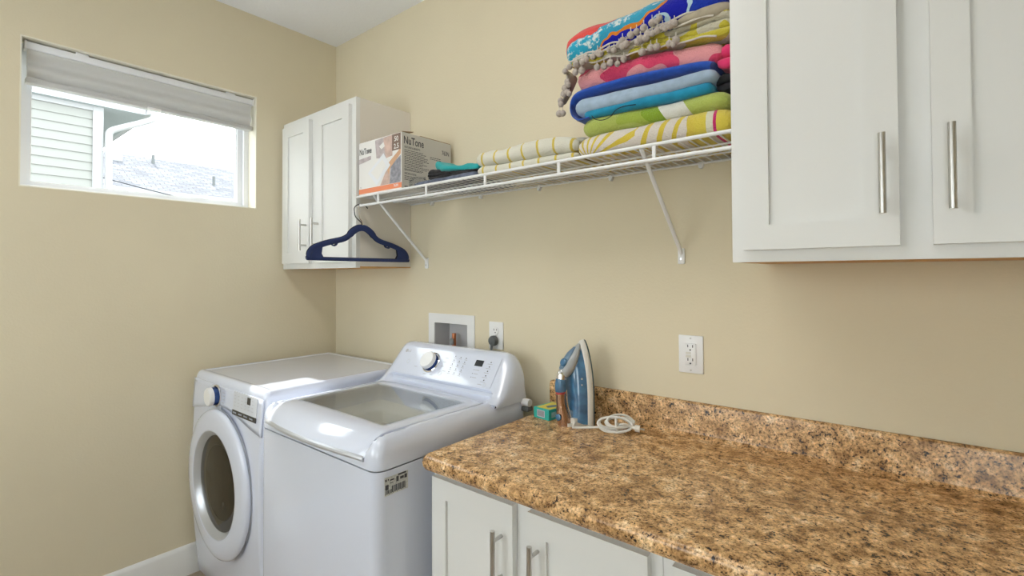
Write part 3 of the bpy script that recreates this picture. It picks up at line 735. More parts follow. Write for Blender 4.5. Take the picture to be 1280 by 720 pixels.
for x, f, rad in ((1.358, .09, .008), (1.112, .22, .010), (.90, .45, .010)):
    bm = B(); lathe(bm, [(rad, 0), (rad, .0012), (rad*.7, .0012), (rad*.7, .0004)], pp(x, f, .0016), pn, 20); mk('button', bm, 'enamel_shade', pan)
bm = B(); lathe(bm, [(.008, 0), (.008, .0006)], pp(.858, .82, .0018), pn, 20, False, True); mk('logo_disc', bm, 'grey_print', pan)
bm = B(); text(bm, 'LG', pp(.869, .775, .0022), (1, 0, 0), pu, .011); mk('logo_letters', bm, 'grey_print', pan)
# rating label on the right flank
lb = pbox('rating_label', 'label_paper', wa, WX1-.0002, WX1+.0006, -.735, -.655, .812, .862)
bm = B(); xx = WX1+.0008
def lbox(y0, y1, z0, z1): box(bm, xx-.0003, xx, y0, y1, z0, z1)
lbox(-.733, -.722, .828, .842); lbox(-.733, -.728, .851, .858); lbox(-.725, -.721, .853, .857); lbox(-.717, -.703, .850, .854); lbox(-.717, -.707, .843, .845)
lbox(-.696, -.688, .842, .856); lbox(-.690, -.662, .857, .8615); lbox(-.683, -.670, .845, .852); lbox(-.668, -.659, .843, .854)
for i in range(16): lbox(-.733+.0044*i, -.733+.0044*i+(.0034 if i % 3 else .0022), .815+.001*(i % 3), .827+(.008 if i > 4 else 0))
mk('label_print', bm, 'dark_print', lb)['kind'] = 'stuff'
bm = B(); box(bm, WX1-.002, WX1+.030, -.130, -.1, .915, .932, .003); mk('hose_bracket', bm, 'plug_grey', wa)
bm = B(); tube(bm, [(WX1-.005, -.115, .945), (WX1+.028, -.115, .945)], .014, 14); mk('hose_connector', bm, 'white_plastic', wa)

# ------------------------------------------------------------------ wall fittings
ob = thing('washer_outlet_box', 'white recessed outlet box in the wall behind the washer', 'outlet box', ((OX0+OX1)/2, 0, OZ0))
bm = B(); ring_frame(bm, .802, 1.097, .995, 1.238, [.040, .042, .04, .042], -.006, .0); bevel_all(bm, .0015); mk('flange', bm, 'white_plastic', ob)
bm = B()
vv = [bm.verts.new(p) for p in ((OX0, 0, OZ0), (OX1, 0, OZ0), (OX1, 0, OZ1), (OX0, 0, OZ1), (OX0+.006, .085, OZ0), (OX1-.006, .085, OZ0), (OX1-.006, .085, OZ1), (OX0+.006, .085, OZ1))]
for q in ((4, 5, 6, 7), (0, 1, 5, 4), (1, 2, 6, 5), (2, 3, 7, 6), (3, 0, 4, 7)): bm.faces.new([vv[i] for i in q])
mk('recess', bm, mat('outlet_recess', (.62, .61, .62), .4), ob)
bm = B(); tube(bm, [(.915, .05, 1.04), (.915, .05, 1.145)], .010, 14); mk('copper_pipe', bm, 'copper', ob)
bm = B(); tube(bm, [(.915, .038, 1.095), (.915, .032, 1.12)], .009, 10); mk('valve', bm, 'iron_grey', ob)
def outlet(name, label, x0, x1, z0, z1, kind):
    t = thing(name, label, 'outlet', ((x0+x1)/2, 0, z0), 'wall outlets'); xc = (x0+x1)/2; zc = (z0+z1)/2
    pbox('cover_plate', 'white_plastic', t, x0, x1, -.0055, 0, z0, z1, .0025)
    bm = B(); sl = B()
    def slots(z):
        for dx in (-.0075, .0075): box(sl, xc+dx-.0012, xc+dx+.0012, -.0098, -.0075, z+.001, z+.009)
        tube(sl, [(xc, -.0075, z-.007), (xc, -.0098, z-.007)], .0026, 10)
    if kind == 'gfci':
        box(bm, xc-.0175, xc+.0175, -.009, -.004, zc-.034, zc+.034, .0015)
        for dz in (-.021, .021): slots(zc+dz)
        f_ = mk('receptacle', bm, 'white_plastic', t)
        for dz in (-.006, .004): pbox('test_button', 'iron_white', f_, xc-.014, xc+.002, -.0105, -.0085, zc+dz-.0035, zc+dz+.0035, .0008)
    else:
        for dz in (-.020, .020): tube(bm, [(xc, -.004, zc+dz), (xc, -.009, zc+dz)], .0165, 20)
        f_ = mk('receptacle', bm, 'white_plastic', t); slots(zc+.020)
    mk('slots', sl, 'dark_print', f_)
    sc = [zc-.05, zc+.05] if kind == 'gfci' else [zc]
    for z in sc: bm = B(); lathe(bm, [(.003, 0), (.003, -.0012)], (xc, -.0055, z), (0, 1, 0), 10, False, True); mk('screw', bm, 'steel', t)
    return xc, zc
xo, zo = outlet('wall_outlet', 'white wall outlet with a grey plug in it behind the washer', 1.182, 1.259, 1.105, 1.219, 'std')
outlet('wall_outlet', 'white wall outlet with two free sockets above the counter', 1.992, 2.069, 1.104, 1.222, 'gfci')
pg = thing('washer_plug', 'grey round plug and cord in the outlet behind the washer', 'plug', (xo, -.02, zo-.04))
bm = B(); lathe(bm, [(.016, -.009), (.021, -.012), (.0215, -.024), (.018, -.031), (.001, -.032)], (xo-.002, 0, zo-.020), (0, 1, 0), 24, True, True)
mk('plug_body', bm, 'plug_grey', pg)
bm = B(); tube(bm, smooth_path([(xo-.004, -.022, zo-.026), (xo-.006, -.026, zo-.05), (xo-.008, -.030, zo-.09), (xo-.01, -.035, zo-.2), (xo-.02, -.04, zo-.5)], 5), [.012, .011, .009, .007]+[.0055]*17, 10); mk('cord', bm, 'plug_grey', pg)

# ------------------------------------------------------------------ wire shelf
SZ_, SF, SX0, SX1 = 1.7615, -.305, .672, 2.244
sh = thing('wire_shelf', 'long white wire shelf with hanging rail between the two wall cabinets', 'shelf', (1.45, -.15, 1.47))
bm = B(); tube(bm, [(SX0, SF, SZ_), (SX1, SF, SZ_)], .0052, 10); mk('front_rail', bm, 'wire', sh)
bm = B(); tube(bm, [(SX0+.010, SF, SZ_-.0405), (SX1, SF, SZ_-.0405)], .0055, 10); mk('hanging_rail', bm, 'wire', sh)
bm = B(); tube(bm, [(SX0+.003, -.008, SZ_-.003), (SX1, -.008, SZ_-.003)], .004, 10); mk('back_rail', bm, 'wire', sh)
for y in (-.11, -.21): bm = B(); tube(bm, [(SX0+.003, y, SZ_-.0045), (SX1, y, SZ_-.0045)], .003, 8); mk('cross_rail', bm, 'wire', sh)
bm = B(); x = SX0+.012; tube(bm, [(x, -.008, SZ_), (x, SF+.003, SZ_)], .0021, 6); wr = mk('deck_wire', bm, 'wire', sh)
k = 1
while x+.0254*k < SX1-.005:
    o = wr.copy(); COL.objects.link(o); o.parent = sh; o.location = (.0254*k, 0, 0); k += 1
for i in range(5):
    x = .8271+.3043*i; bm = B(); box(bm, x-.0052, x+.0052, SF-.003, SF+.003, SZ_-.0405, SZ_, .001); mk('strut', bm, 'wire', sh)
for x in (.789, 2.006):
    bm = B(); tube(bm, [(x, SF+.004, SZ_-.004), (x-.002, -.012, 1.489), (x-.002, -.004, 1.476)], [.0062, .0062, .005], 10); b_ = mk('bracket', bm, 'wire', sh)
    bm = B(); box(bm, x-.013, x+.009, -.008, 0, 1.447, 1.497, .003); mk('foot_plate', bm, 'wire', b_)
    bm = B(); lathe(bm, [(.0035, -.008), (.0035, -.0095)], (x-.002, 0, 1.463), (0, 1, 0), 10, False, True); mk('screw', bm, 'steel', b_)
for x in (.83, 1.14, 1.45, 1.76, 2.07):
    bm = B(); box(bm, x-.008, x+.008, -.014, 0, SZ_-.014, SZ_+.002, .003); tube(bm, [(x, -.002, SZ_-.014), (x, -.016, SZ_-.014)], .006, 10); mk('wall_clip', bm, 'wire', sh)

# ------------------------------------------------------------------ hangers on the hanging rail
def hanger(label, x, cy, zr, m, hook_m, dz, hook_off):
    """flat clothes hanger hanging in the plane x"""
    zt = zr-.098+dz
    t = thing('clothes_hanger', label, 'hanger', (x, cy, zt-.13), 'clothes hangers on the shelf rail')
    half = [(0, 0), (.022, -.004), (.045, -.018), (.070, -.042), (.095, -.055), (.13, -.064), (.165, -.073), (.195, -.083), (.222, -.094), (.238, -.108), (.245, -.124), (.238, -.136), (.220, -.1395)]
    outer = [V(x, cy+y, zt+z) for y, z in half]
    full = [V(x, cy-y, zt+z) for y, z in half[::-1]]+outer[1:]
    full = smooth_path(full, 4, True)
    bm = B(); W_, T_ = .0112, .0038; n_ = len(full); rings = []
    for i in range(n_):
        t_ = (full[(i+1) % n_]-full[i-1]).normalized(); nn = V(1, 0, 0).cross(t_)
        y_ = abs(full[i].y-cy); top = full[i].z > zt-.128
        ww = W_*(1.25 if (y_ < .06 and top) else 1.0)*(1 if top else .62)
        rings.append([full[i]+nn*ww*math.cos(a)+V(1, 0, 0)*T_*math.sin(a) for a in [2*PI*k/10 for k in range(10)]])
    rv = [[bm.verts.new(p) for p in r_] for r_ in rings]
    for i in range(n_):
        A_, C_ = rv[i], rv[(i+1) % n_]
        for k in range(10): bm.faces.new((A_[k], A_[(k+1) % 10], C_[(k+1) % 10], C_[k]))
    mk('body', bm, m, t, sharp=60)
    for s_ in (-1, 1):
        bm = B(); prism(bm, [(x-.0022, cy+s_*y, zt+z) for y, z in ((.188, -.086), (.236, -.110), (.238, -.134), (.182, -.136), (.192, -.118))], (.0044, 0, 0)); mk('shoulder_web', bm, m, t)
        bm = B(); tube(bm, smooth_path([(x, cy+s_*.118, zt-.066), (x, cy+s_*.126, zt-.080), (x, cy+s_*.140, zt-.083), (x, cy+s_*.150, zt-.072)], 4), .0028, 8); mk('strap_notch', bm, m, t)
    R_ = -hook_off; hk = [(x, cy, zt), (x, cy, zt+.022), (x, cy+hook_off*.8, zt+.045)]
    for a in range(185, 5, -20): aa = math.radians(a); hk.append((x, cy+R_*math.cos(aa), zr+.0078-R_*.72+R_*.72*math.sin(aa)))
    bm = B(); tube(bm, smooth_path(hk, 3), .0022, 8); mk('hook', bm, hook_m, t)
hanger('navy blue velvet clothes hanger with silver hook, nearest on the rail', .712, -.305, SZ_-.0405, 'velvet_blue', 'chrome', 0, -.018)
hanger('black velvet clothes hanger with a black hook behind the blue one', .690, -.296, SZ_-.0405, 'velvet_black', 'black_plastic', .003, -.036)

# ------------------------------------------------------------------ carton
cb = thing('fan_carton', 'white and grey fan carton on the wire shelf beside the corner cabinet', 'box', (.823, -.15, 1.7645))
X0, X1, Y0, Y1, Z0, Z1 = .675, .972, -.297, -.022, 1.7645, 2.0
bm = B(); box(bm, X0, X1, Y0, Y1, Z0, Z1, .0015); mk('body', bm, 'carton_grey', cb)
yf = Y0-.0004
fp = pbox('front_print', 'carton_white', cb, X0+.0005, X1-.0005, Y0-.0006, Y0, Z0+.001, Z1-.001)
def fr(u_, v_, k=1): return (X0+(X1-X0)*u_, Y0-.0006-.0004*k, Z0+(Z1-Z0)*v_)
def fpoly(name, m, pts, k=1):
    bm = B(); prism(bm, [fr(u_, v_, k) for u_, v_ in pts], (0, .0003, 0)); return mk(name, bm, m, fp)
fpoly('orange_strip', 'orange_strip', [(0, .035), (1, .035), (1, .125), (0, .125)])
fpoly('ceiling_picture', 'photo_lilac', [(.40, .97), (.74, .99), (.74, .72), (.66, .60), (.43, .64)])
fpoly('wall_picture', 'photo_pink', [(.60, .97), (.80, .985), (.80, .62), (.66, .60), (.62, .75)], 2)
fpoly('beam_picture', 'photo_tan', [(.68, .48), (.985, .72), (.985, .62), (.76, .42), (.72, .30), (.68, .40)], 2)
fpoly('room_picture', 'photo_bluegrey', [(.74, .13), (.985, .13), (.985, .60), (.76, .44)], 1)
fpoly('curtain_picture', 'photo_pink', [(.52, .13), (.74, .13), (.745, .40), (.66, .38)], 1)
fpoly('grille_picture', 'photo_paleblue', [(.23, .40), (.60, .70), (.755, .46), (.44, .14)], 3)
fpoly('grille_inset', 'carton_white', [(.30, .40), (.58, .60), (.66, .46), (.46, .24)], 4)
fpoly('bathroom_picture', 'carton_white', [(.50, .84), (.60, .90), (.63, .82), (.55, .78)], 3)
fpoly('grey_band', 'photo_lilac', [(.0, .60), (.30, .645), (.30, .715), (.0, .69)], 2)
fpoly('brown_badge', 'photo_brown', [(.795, .70), (.985, .70), (.985, .985), (.795, .985)], 3)
bm = B(); text(bm, 'NuTone', fr(.02, .765, 2), (1, 0, 0), (0, 0, 1), .027, .088); mk('brand_lettering', bm, 'dark_print', fp)
bm = B(); text(bm, '50', fr(.85, .855, 5), (1, 0, 0), (0, 0, 1), .021, .026); text(bm, '2.5', fr(.84, .725, 5), (1, 0, 0), (0, 0, 1), .021, .032); mk('badge_figures', bm, 'carton_white', fp)
bm = B(); text(bm, '763N', fr(.83, .06, 3), (1, 0, 0), (0, 0, 1), .012, .030); mk('model_number', bm, 'carton_white', fp)
bm = B(); text(bm, 'N', fr(.04, .14, 3), (1, 0, 0), (0, 0, 1), .008); mk('small_mark', bm, 'grey_print', fp)
# right side print
def sd(u_, v_, k=1): return (X1+.0004*k, Y0+(Y1-Y0)*u_, Z0+(Z1-Z0)*v_)
sp = pbox('side_print', 'carton_grey', cb, X1, X1+.0003, Y0+.001, Y1-.001, Z0+.001, Z1-.001)
bm = B(); text(bm, 'NuTone', sd(.04, .80, 2), (0, 1, 0), (0, 0, 1), .032, .105); mk('brand_lettering', bm, 'dark_print', sp)
bm = B(); text(bm, '763N', sd(.80, .76, 2), (0, 1, 0), (0, 0, 1), .020, .042); mk('model_number', bm, 'dark_print', sp)
bm = B(); text(bm, 'FEATURES & BENEFITS', sd(.05, .73, 2), (0, 1, 0), (0, 0, 1), .0085, .082); text(bm, 'SPECIFICATIONS', sd(.05, .27, 2), (0, 1, 0), (0, 0, 1), .0085, .062); mk('headings', bm, 'dark_print', sp)
bm = B()
def sline(u_, v_, w_):
    x_ = X1+.0008; y_ = Y0+(Y1-Y0)*u_; z_ = Z0+(Z1-Z0)*v_; e = y_+w_
    while y_ < e:
        l = rnd.uniform(.004, .012); box(bm, x_-.0002, x_, y_, min(e, y_+l), z_, z_+.0026); y_ += l+.0022
for i, (v_, w_) in enumerate(((.69, .10), (.66, .115), (.63, .105), (.60, .125), (.57, .12), (.54, .13), (.51, .10), (.48, .12), (.45, .095), (.42, .13), (.39, .12), (.36, .10), (.34, .09))): sline(.05, v_, w_)
for v_, w_ in ((.235, .055), (.205, .05), (.175, .045), (.06, .075), (.045, .06)): sline(.05, v_, w_)
for v_, w_ in ((.66, .06), (.63, .065)): sline(.55, v_, w_)
o = mk('fine_print', bm, 'dark_print', sp); o['kind'] = 'stuff'
bm = B(); prism(bm, [(X0+.02, Y0+.004, Z1), (X1-.004, Y0+.004, Z1), (X1-.03, Y0+.085, Z1+.020), (X0+.03, Y0+.085, Z1+.020)], (0, .001, .003)); mk('flap', bm, 'cardboard', cb)
bm = B(); prism(bm, [(X1-.002, Y0+.10, Z1), (X1-.002, Y1-.004, Z1), (X1-.08, Y1-.01, Z1+.007), (X1-.08, Y0+.11, Z1+.007)], (0, 0, .003)); mk('flap', bm, 'cardboard', cb)

# ------------------------------------------------------------------ folded towels
def nz(p, s_, seed): return noise.noise(Vector((p[0]*s_+seed*7.3, p[1]*s_+seed*3.1, p[2]*s_-seed*5.7)))
def fold_bm(x0, x1, y0, y1, zb, zt, layers=2, seed=1, amp=.004, end_r=.035, crease=.55, nx=44, left_taper=1.0):
    """a folded cloth: rounded folds stacked at the front (y0), soft ends; zb/zt give bottom and top height at 0..1 along x"""
    bm = B(); secs = []
    for i in range(nx+1):
        t = (1-math.cos(PI*i/nx))/2; t = .5*t+.5*i/nx
        x = x0+(x1-x0)*t; b0 = zb(t); h = zt(t)-b0
        d_ = min(x-x0, x1-x); q = min(1, d_/end_r); s_ = math.sqrt(max(0, 1-(1-q)**2)); s_ = .30+.70*s_
        lh = h/layers; pts = []
        for L in range(layers):
            for k in range(7):
                a = -PI/2+PI*k/6
                if L > 0 and k == 0: continue
                rr_ = lh*.5; yy = y0+rr_*(1-math.cos(a)**.8)*crease*2+(.006*nz((x, L, 0), 6, seed+L))
                pts.append([yy, b0+lh*(L+.5)+rr_*math.sin(a)])
        for k in range(1, 8): pts.append([y0+lh*.5+(y1-lh*.3-y0-lh*.5)*k/8, b0+h])
        for k in range(5): a = PI/2-PI*k/4; pts.append([y1-h*.3+h*.3*math.cos(a), b0+h*.5+h*.5*math.sin(a)])
        for k in range(1, 8): pts.append([y1-lh*.3+(y0+lh*.5-y1+lh*.3)*k/8, b0])
        cz = b0+h*.5; ring = []
        for yy, zz in pts:
            z_ = cz+(zz-cz)*s_; y_ = yy+(1-s_)*.02*(1 if yy < (y0+y1)/2 else -1)
            p = V(x, y_, z_); am = amp*(.25 if zz <= b0+.002 else 1)
            dz = am*nz(p, 9, seed)+am*.5*nz(p, 26, seed+2)
            p.z = max(b0, p.z+dz) if zz > b0+.002 else p.z
            p.y += am*1.2*nz(p, 12, seed+5) if yy < y0+.06 else 0
            ring.append(p)
        secs.append(ring)
    loft(bm, secs); return bm
def lin(a, b_, bow=0, w_=0, ph=0): return lambda t: a+(b_-a)*t+bow*4*t*(1-t)+w_*math.sin(t*9+ph)
TZ = SZ_+.0032
GR = 'folded towels stacked on the wire shelf'
def towel(name, label, m, x0, x1, y0, y1, zb, zt, layers=2, seed=1, cat='towel', group=GR, **k):
    t = thing(name, label, cat, (x0, y0, zb(0)), group)
    o = mk('folded_cloth', fold_bm(x0, x1, y0, y1, zb, zt, layers, seed, **k), m, t, sharp=80)
    return t, o
# left pile of two white and yellow striped towels
t1_, _ = towel('striped_towel', 'white towel with yellow stripes, lower of the flat striped pair', 'stripe_terry', 1.372, 1.79, -.288, -.03, lin(TZ, TZ), lin(TZ+.034, TZ+.028), 1, 3)
t2_, _ = towel('striped_towel', 'white towel with yellow stripes, upper of the flat striped pair', 'stripe_terry', 1.366, 1.785, -.286, -.04, lin(TZ+.033, TZ+.027), lin(TZ+.087, TZ+.078, .006), 1, 4, amp=.009)
bm = fold_bm(1.62, 1.77, -.20, -.05, lin(TZ+.066, TZ+.066), lin(TZ+.100, TZ+.096), 1, 8, nx=16); mk('turned_end', bm, 'stripe_terry', t2_, sharp=80)
bm = fold_bm(1.762, 1.806, -.262, -.06, lin(TZ+.004, TZ+.006), lin(TZ+.060, TZ+.066), 2, 9, nx=10, amp=.008); mk('olive_underside', bm, 'olive', t2_, sharp=80)
# tall pile, bottom to top
tb = 1.800
ty_, _ = towel('sunray_towel', 'yellow and white rayed towel at the bottom of the tall pile', 'sunray_terry', 1.792, 2.238, -.290, -.03, lin(TZ, TZ), lin(TZ+.066, TZ+.068, .002), 1, 11, amp=.005)
bm = fold_bm(2.212, 2.243, -.27, -.05, lin(TZ+.002, TZ+.002), lin(TZ+.058, TZ+.056), 1, 12, nx=8); mk('rolled_end', bm, 'beige_cloth', ty_, sharp=80)
tg_, _ = towel('green_towel', 'lime green towel with white patches in the tall pile', 'green_terry', 1.802, 2.228, -.280, -.03, lin(TZ+.065, TZ+.067), lin(TZ+.118, TZ+.112, .003), 1, 13, amp=.006)
bm = B(); tube(bm, smooth_path([(1.848, -.291, TZ+.118), (1.862, -.296, TZ+.104), (1.888, -.298, TZ+.096), (1.912, -.296, TZ+.102), (1.926, -.292, TZ+.118), (1.95, -.290, TZ+.124), (1.985, -.288, TZ+.122)], 5), .0013, 6); mk('elastic_loop', bm, 'black_cloth', tg_)
bm = fold_bm(2.190, 2.236, -.262, -.06, lin(TZ+.112, TZ+.110), lin(TZ+.160, TZ+.165), 2, 17, nx=10); tag(mk('black_cloth', bm, 'black_cloth', None, (2.213, -.16, TZ+.11)), 'small black folded cloth against the right cabinet in the pile', 'cloth', GR)
tt_, _ = towel('teal_towel', 'teal blue towel folded between the green and royal blue towels', 'teal_terry', 1.812, 2.188, -.284, -.03, lin(TZ+.116, TZ+.112), lin(TZ+.146, TZ+.140, .002), 1, 15, end_r=.02)
# royal blue towel: an outer layer wrapped round a pale lining
tr = thing('blue_towel', 'royal blue towel with a pale blue lining in the tall pile', 'towel', (1.776, -.286, TZ+.115), GR)
bm = B(); secs = []
path = smooth_path([(1.835, 0, TZ+.118), (1.800, 0, TZ+.117), (1.780, 0, TZ+.130), (1.772, 0, TZ+.155), (1.778, 0, TZ+.182), (1.800, 0, TZ+.197), (1.85, 0, TZ+.200), (1.95, 0, TZ+.200), (2.05, 0, TZ+.196), (2.13, 0, TZ+.191), (2.17, 0, TZ+.186), (2.188, 0, TZ+.178)], 6)
for i, p in enumerate(path):
    a_ = path[min(i+1, len(path)-1)]-path[max(i-1, 0)]; a_.normalize(); nn = V(-a_.z, 0, a_.x)
    th = .0035+.009*min(1, max(0, (i-20)/10)) if i > 20 else .0035
    ring = []
    for k in range(14):
        y = -.289+.245*k/13
        ring.append(p+nn*th*(1 if 0 < k < 13 else .4)+V(0, y+.002*nz((p.x, k, p.z), 8, 3), .003*nz((p.x, y, p.z), 9, 21)))
    for k in range(13, -1, -1):
        y = -.289+.245*k/13
        ring.append(p-nn*th*(1 if 0 < k < 13 else .4)+V(0, y+.002*nz((p.x, k, p.z), 8, 3), .003*nz((p.x, y, p.z), 9, 21)))
    secs.append(ring)
loft(bm, secs); mk('outer_layer', bm, 'blue_terry', tr, sharp=80)
bm = fold_bm(1.784, 2.200, -.292, -.04, lin(TZ+.126, TZ+.139), lin(TZ+.186, TZ+.172, -.004), 1, 22, amp=.004, end_r=.03); mk('lining', bm, 'paleblue_terry', tr, sharp=80)
tp_, _ = towel('pink_towel', 'pale pink towel with hot pink blotches in the tall pile', 'pink_terry', 1.786, 2.214, -.286, -.03, lin(TZ+.206, TZ+.186, .004), lin(TZ+.278, TZ+.236, .004), 1, 24, amp=.008)
bm = fold_bm(2.196, 2.244, -.278, -.05, lin(TZ+.168, TZ+.165), lin(TZ+.232, TZ+.238), 2, 25, nx=12, amp=.008); mk('hot_pink_end', bm, 'magenta_cloth', tp_, sharp=80)
# pompom throw
th_ = thing('pompom_throw', 'beige and yellow throw edged with grey pompoms in the tall pile', 'throw', (1.75, -.29, TZ+.24), GR)
bm = fold_bm(1.772, 2.240, -.292, -.03, lin(TZ+.282, TZ+.240, .003), lin(TZ+.296, TZ+.312, -.004), 3, 31, amp=.006, end_r=.02); mk('folded_cloth', bm, 'throw_cloth', th_, sharp=80)
bm = fold_bm(2.10, 2.238, -.304, -.10, lin(TZ+.292, TZ+.296), lin(TZ+.318, TZ+.336), 1, 33, amp=.008, nx=18); mk('turned_corner', bm, 'beige_cloth', th_, sharp=80)
edge = []
for f0, f1, dz0, dz1, y in ((1.765, 2.205, .283, .246, -.296), (1.78, 2.20, .295, .298, -.300), (1.79, 2.16, .300, .322, -.299)):
    pts = [(f0+(f1-f0)*k/14, y-.003*math.sin(k*1.7), TZ+dz0+(dz1-dz0)*k/14+.003*math.sin(k*2.3+f0*9)) for k in range(15)]
    bm = B(); tube(bm, smooth_path(pts, 4), .0026, 7); mk('trim_cord', bm, 'thread', th_); edge.append(pts)
bm = B(); vs0 = [bm.verts.new((1.752+.004*math.sin(k), -.275+.035*k/4, TZ+.285)) for k in range(5)]
rows = [vs0]
for j, (dx, dz) in enumerate(((-.004, -.03), (-.010, -.06), (-.018, -.09), (-.026, -.115))):
    rows.append([bm.verts.new((1.760+dx+.012*k/4*(1-j/5), -.285+.05*k/4*(1-j*.12)+.01*math.sin(k*2+j), TZ+.288+dz+.004*k)) for k in range(5)])
for A_, C_ in zip(rows, rows[1:]):
    for k in range(4): bm.faces.new((A_[k], A_[k+1], C_[k+1], C_[k]))
o = mk('hanging_corner', bm, 'beige_cloth', th_); md = o.modifiers.new('s', 'SOLIDIFY'); md.thickness = .005; md = o.modifiers.new('u', 'SUBSURF'); md.levels = 2; md.render_levels = 2
bm = B(); sphere(bm, (0, 0, 0), .0096, 12, 9); bmesh.ops.translate(bm, verts=bm.verts, vec=chain(th_)); pom0 = mk('pompom', bm, 'pompom', th_)
bm = B(); tube(bm, [(0, 0, .006), (0, 0, .020)], .0012, 6); bmesh.ops.translate(bm, verts=bm.verts, vec=chain(th_)); thr0 = mk('thread', bm, 'thread', pom0)
spots = []
for x, dz in ((1.800, .262), (1.822, .262), (1.873, .258), (1.896, .255), (1.916, .259), (1.938, .250), (1.958, .258), (2.012, .262), (2.037, .266), (2.054, .264), (2.088, .262), (2.098, .258), (2.106, .266)): spots.append((x, -.303, dz-.006))
for x, dz in ((1.782, .276), (1.805, .280), (1.828, .279), (1.84, .284), (1.862, .285), (1.878, .290), (1.886, .286), (1.915, .290), (1.93, .284), (1.945, .293), (1.957, .287), (1.967, .290), (2.0, .286), (2.01, .292), (2.026, .289), (2.03, .298), (2.044, .296), (2.058, .300), (2.072, .304), (2.08, .298), (2.092, .302), (2.104, .303)): spots.append((x, -.307, dz))
for x, dz in ((1.955, .305), (1.98, .312), (1.997, .316), (2.018, .320), (2.042, .326), (2.055, .327), (2.062, .332)): spots.append((x, -.304, dz))
for x, y, dz in ((1.752, -.285, .278), (1.757, -.282, .245), (1.752, -.288, .225), (1.758, -.286, .212), (1.765, -.288, .232), (1.766, -.285, .205), (1.748, -.287, .208), (1.735, -.286, .190), (1.738, -.288, .178), (1.741, -.283, .150), (1.729, -.285, .151)): spots.append((x, y, dz))
for i, (x, y, dz) in enumerate(spots):
    p = V(x, y, TZ+dz)-chain(th_)
    if i == 0: pom0.location = p; continue
    o = pom0.copy(); COL.objects.link(o); o.parent = th_; o.location = p; s_ = rnd.uniform(.88, 1.12); o.scale = (s_, s_, s_)
    c_ = thr0.copy(); COL.objects.link(c_); c_.parent = o
# beach towel on top
tc_, _ = towel('beach_towel', 'bright red, teal, orange and blue beach towel on top of the pile', 'beach_terry', 1.752, 2.226, -.290, -.03, lin(TZ+.290, TZ+.318, -.006), lin(TZ+.392, TZ+.405, .008), 1, 41, amp=.007, end_r=.02)

# small cloths between the carton and the striped towels
ts1, _ = towel('slate_cloth', 'blue grey folded cloth flat on the shelf beside the carton', 'slate_cloth', 1.02, 1.362, -.284, -.03, lin(TZ, TZ), lin(TZ+.020, TZ+.028), 1, 51, cat='cloth')
ts2, _ = towel('charcoal_cloth', 'crumpled charcoal cloth lying on the blue grey cloth', 'charcoal_cloth', 1.085, 1.360, -.262, -.05, lin(TZ+.023, TZ+.029), lin(TZ+.068, TZ+.042), 3, 53, cat='cloth', amp=.010)
bm = fold_bm(1.125, 1.368, -.272, -.10, lin(TZ+.052, TZ+.034), lin(TZ+.094, TZ+.058, -.010, .005, 1), 1, 55, amp=.012, end_r=.02)
tag(mk('teal_cloth', bm, 'teal_cloth', None, (1.25, -.16, TZ+.035), sharp=80), 'small turquoise cloth draped over the charcoal cloth', 'cloth', GR)
bm = B(); bmesh.ops.create_icosphere(bm, subdivisions=4, radius=1)
for v in bm.verts:
    p = v.co.copy(); k = 1+.35*abs(noise.noise(p*3.1))+.25*noise.noise(p*7+V(3, 1, 2)); v.co = V(1.035+.040*p.x*k, -.262+.030*p.y*k, max(TZ+.0005, TZ+.018+.024*p.z*k))
tag(mk('plastic_bag', bm, 'plastic_film', None, (1.035, -.262, TZ), sharp=15), 'crumpled clear plastic bag beside the carton on the shelf', 'bag')

# ------------------------------------------------------------------ iron on its heel
IB = V(1.688, -.118, .9142); IH = V(-.42, -.9075, 0).normalized(); IW = V(-IH.y, IH.x, 0)   # IH sole -> handle, IW across
ir = thing('steam_iron', 'blue and bronze steam iron standing on its heel on the counter', 'iron', IB)
def ip(w_, l, h): return IB+IW*w_+V(0, 0, 1)*l+IH*h
def sole_w(l):
    """half width of the sole at length l (0 heel .. .278 nose)"""
    t = max(0, min(1, (l-.0)/.278)); return .054*(1-max(0, (t-.30)/.70)**2.1)**.75 if t < 1 else 0
def sole_ring(h, sc=1.0, l0=.0, l1=.278, n_=22):
    L_ = [l0+(l1-l0)*(1-(1-k/n_)**1.6) for k in range(n_+1)]
    tt = [(l-l0)/(l1-l0)*.278 for l in L_]
    a_ = [ip(-sole_w(t)*sc, l, h) for t, l in zip(tt, L_)]; c_ = [ip(sole_w(t)*sc, l, h) for t, l in zip(tt[:-1], L_[:-1])][::-1]
    return a_+c_
bm = B(); loft(bm, [sole_ring(-.030, .97, .004, .275), sole_ring(-.029, 1.0, .002, .278), sole_ring(-.024, 1.0, .002, .278)]); mk('soleplate', bm, 'iron_dark', ir, sharp=45)
bm = B(); loft(bm, [sole_ring(-.0245, .99, .002, .276), sole_ring(-.022, 1.02, 0, .280), sole_ring(-.008, 1.0, 0, .276), sole_ring(-.004, .94, 0, .268)]); mk('skirt', bm, 'iron_white', ir, sharp=45)
bm = B(); loft(bm, [sole_ring(-.006, .93, .004, .266), sole_ring(.010, .86, .006, .255), sole_ring(.026, .70, .012, .235), sole_ring(.036, .46, .02, .21)]); mk('water_tank', bm, 'iron_blue', ir, sharp=45)
bm = B()
for k in range(5): l = .075+.020*k; w0 = .032; sphere(bm, ip(w0+.008, l, .012), .0035, 8, 6)
o = mk('tank_marks', bm, 'iron_grey', ir); o['kind'] = 'stuff'
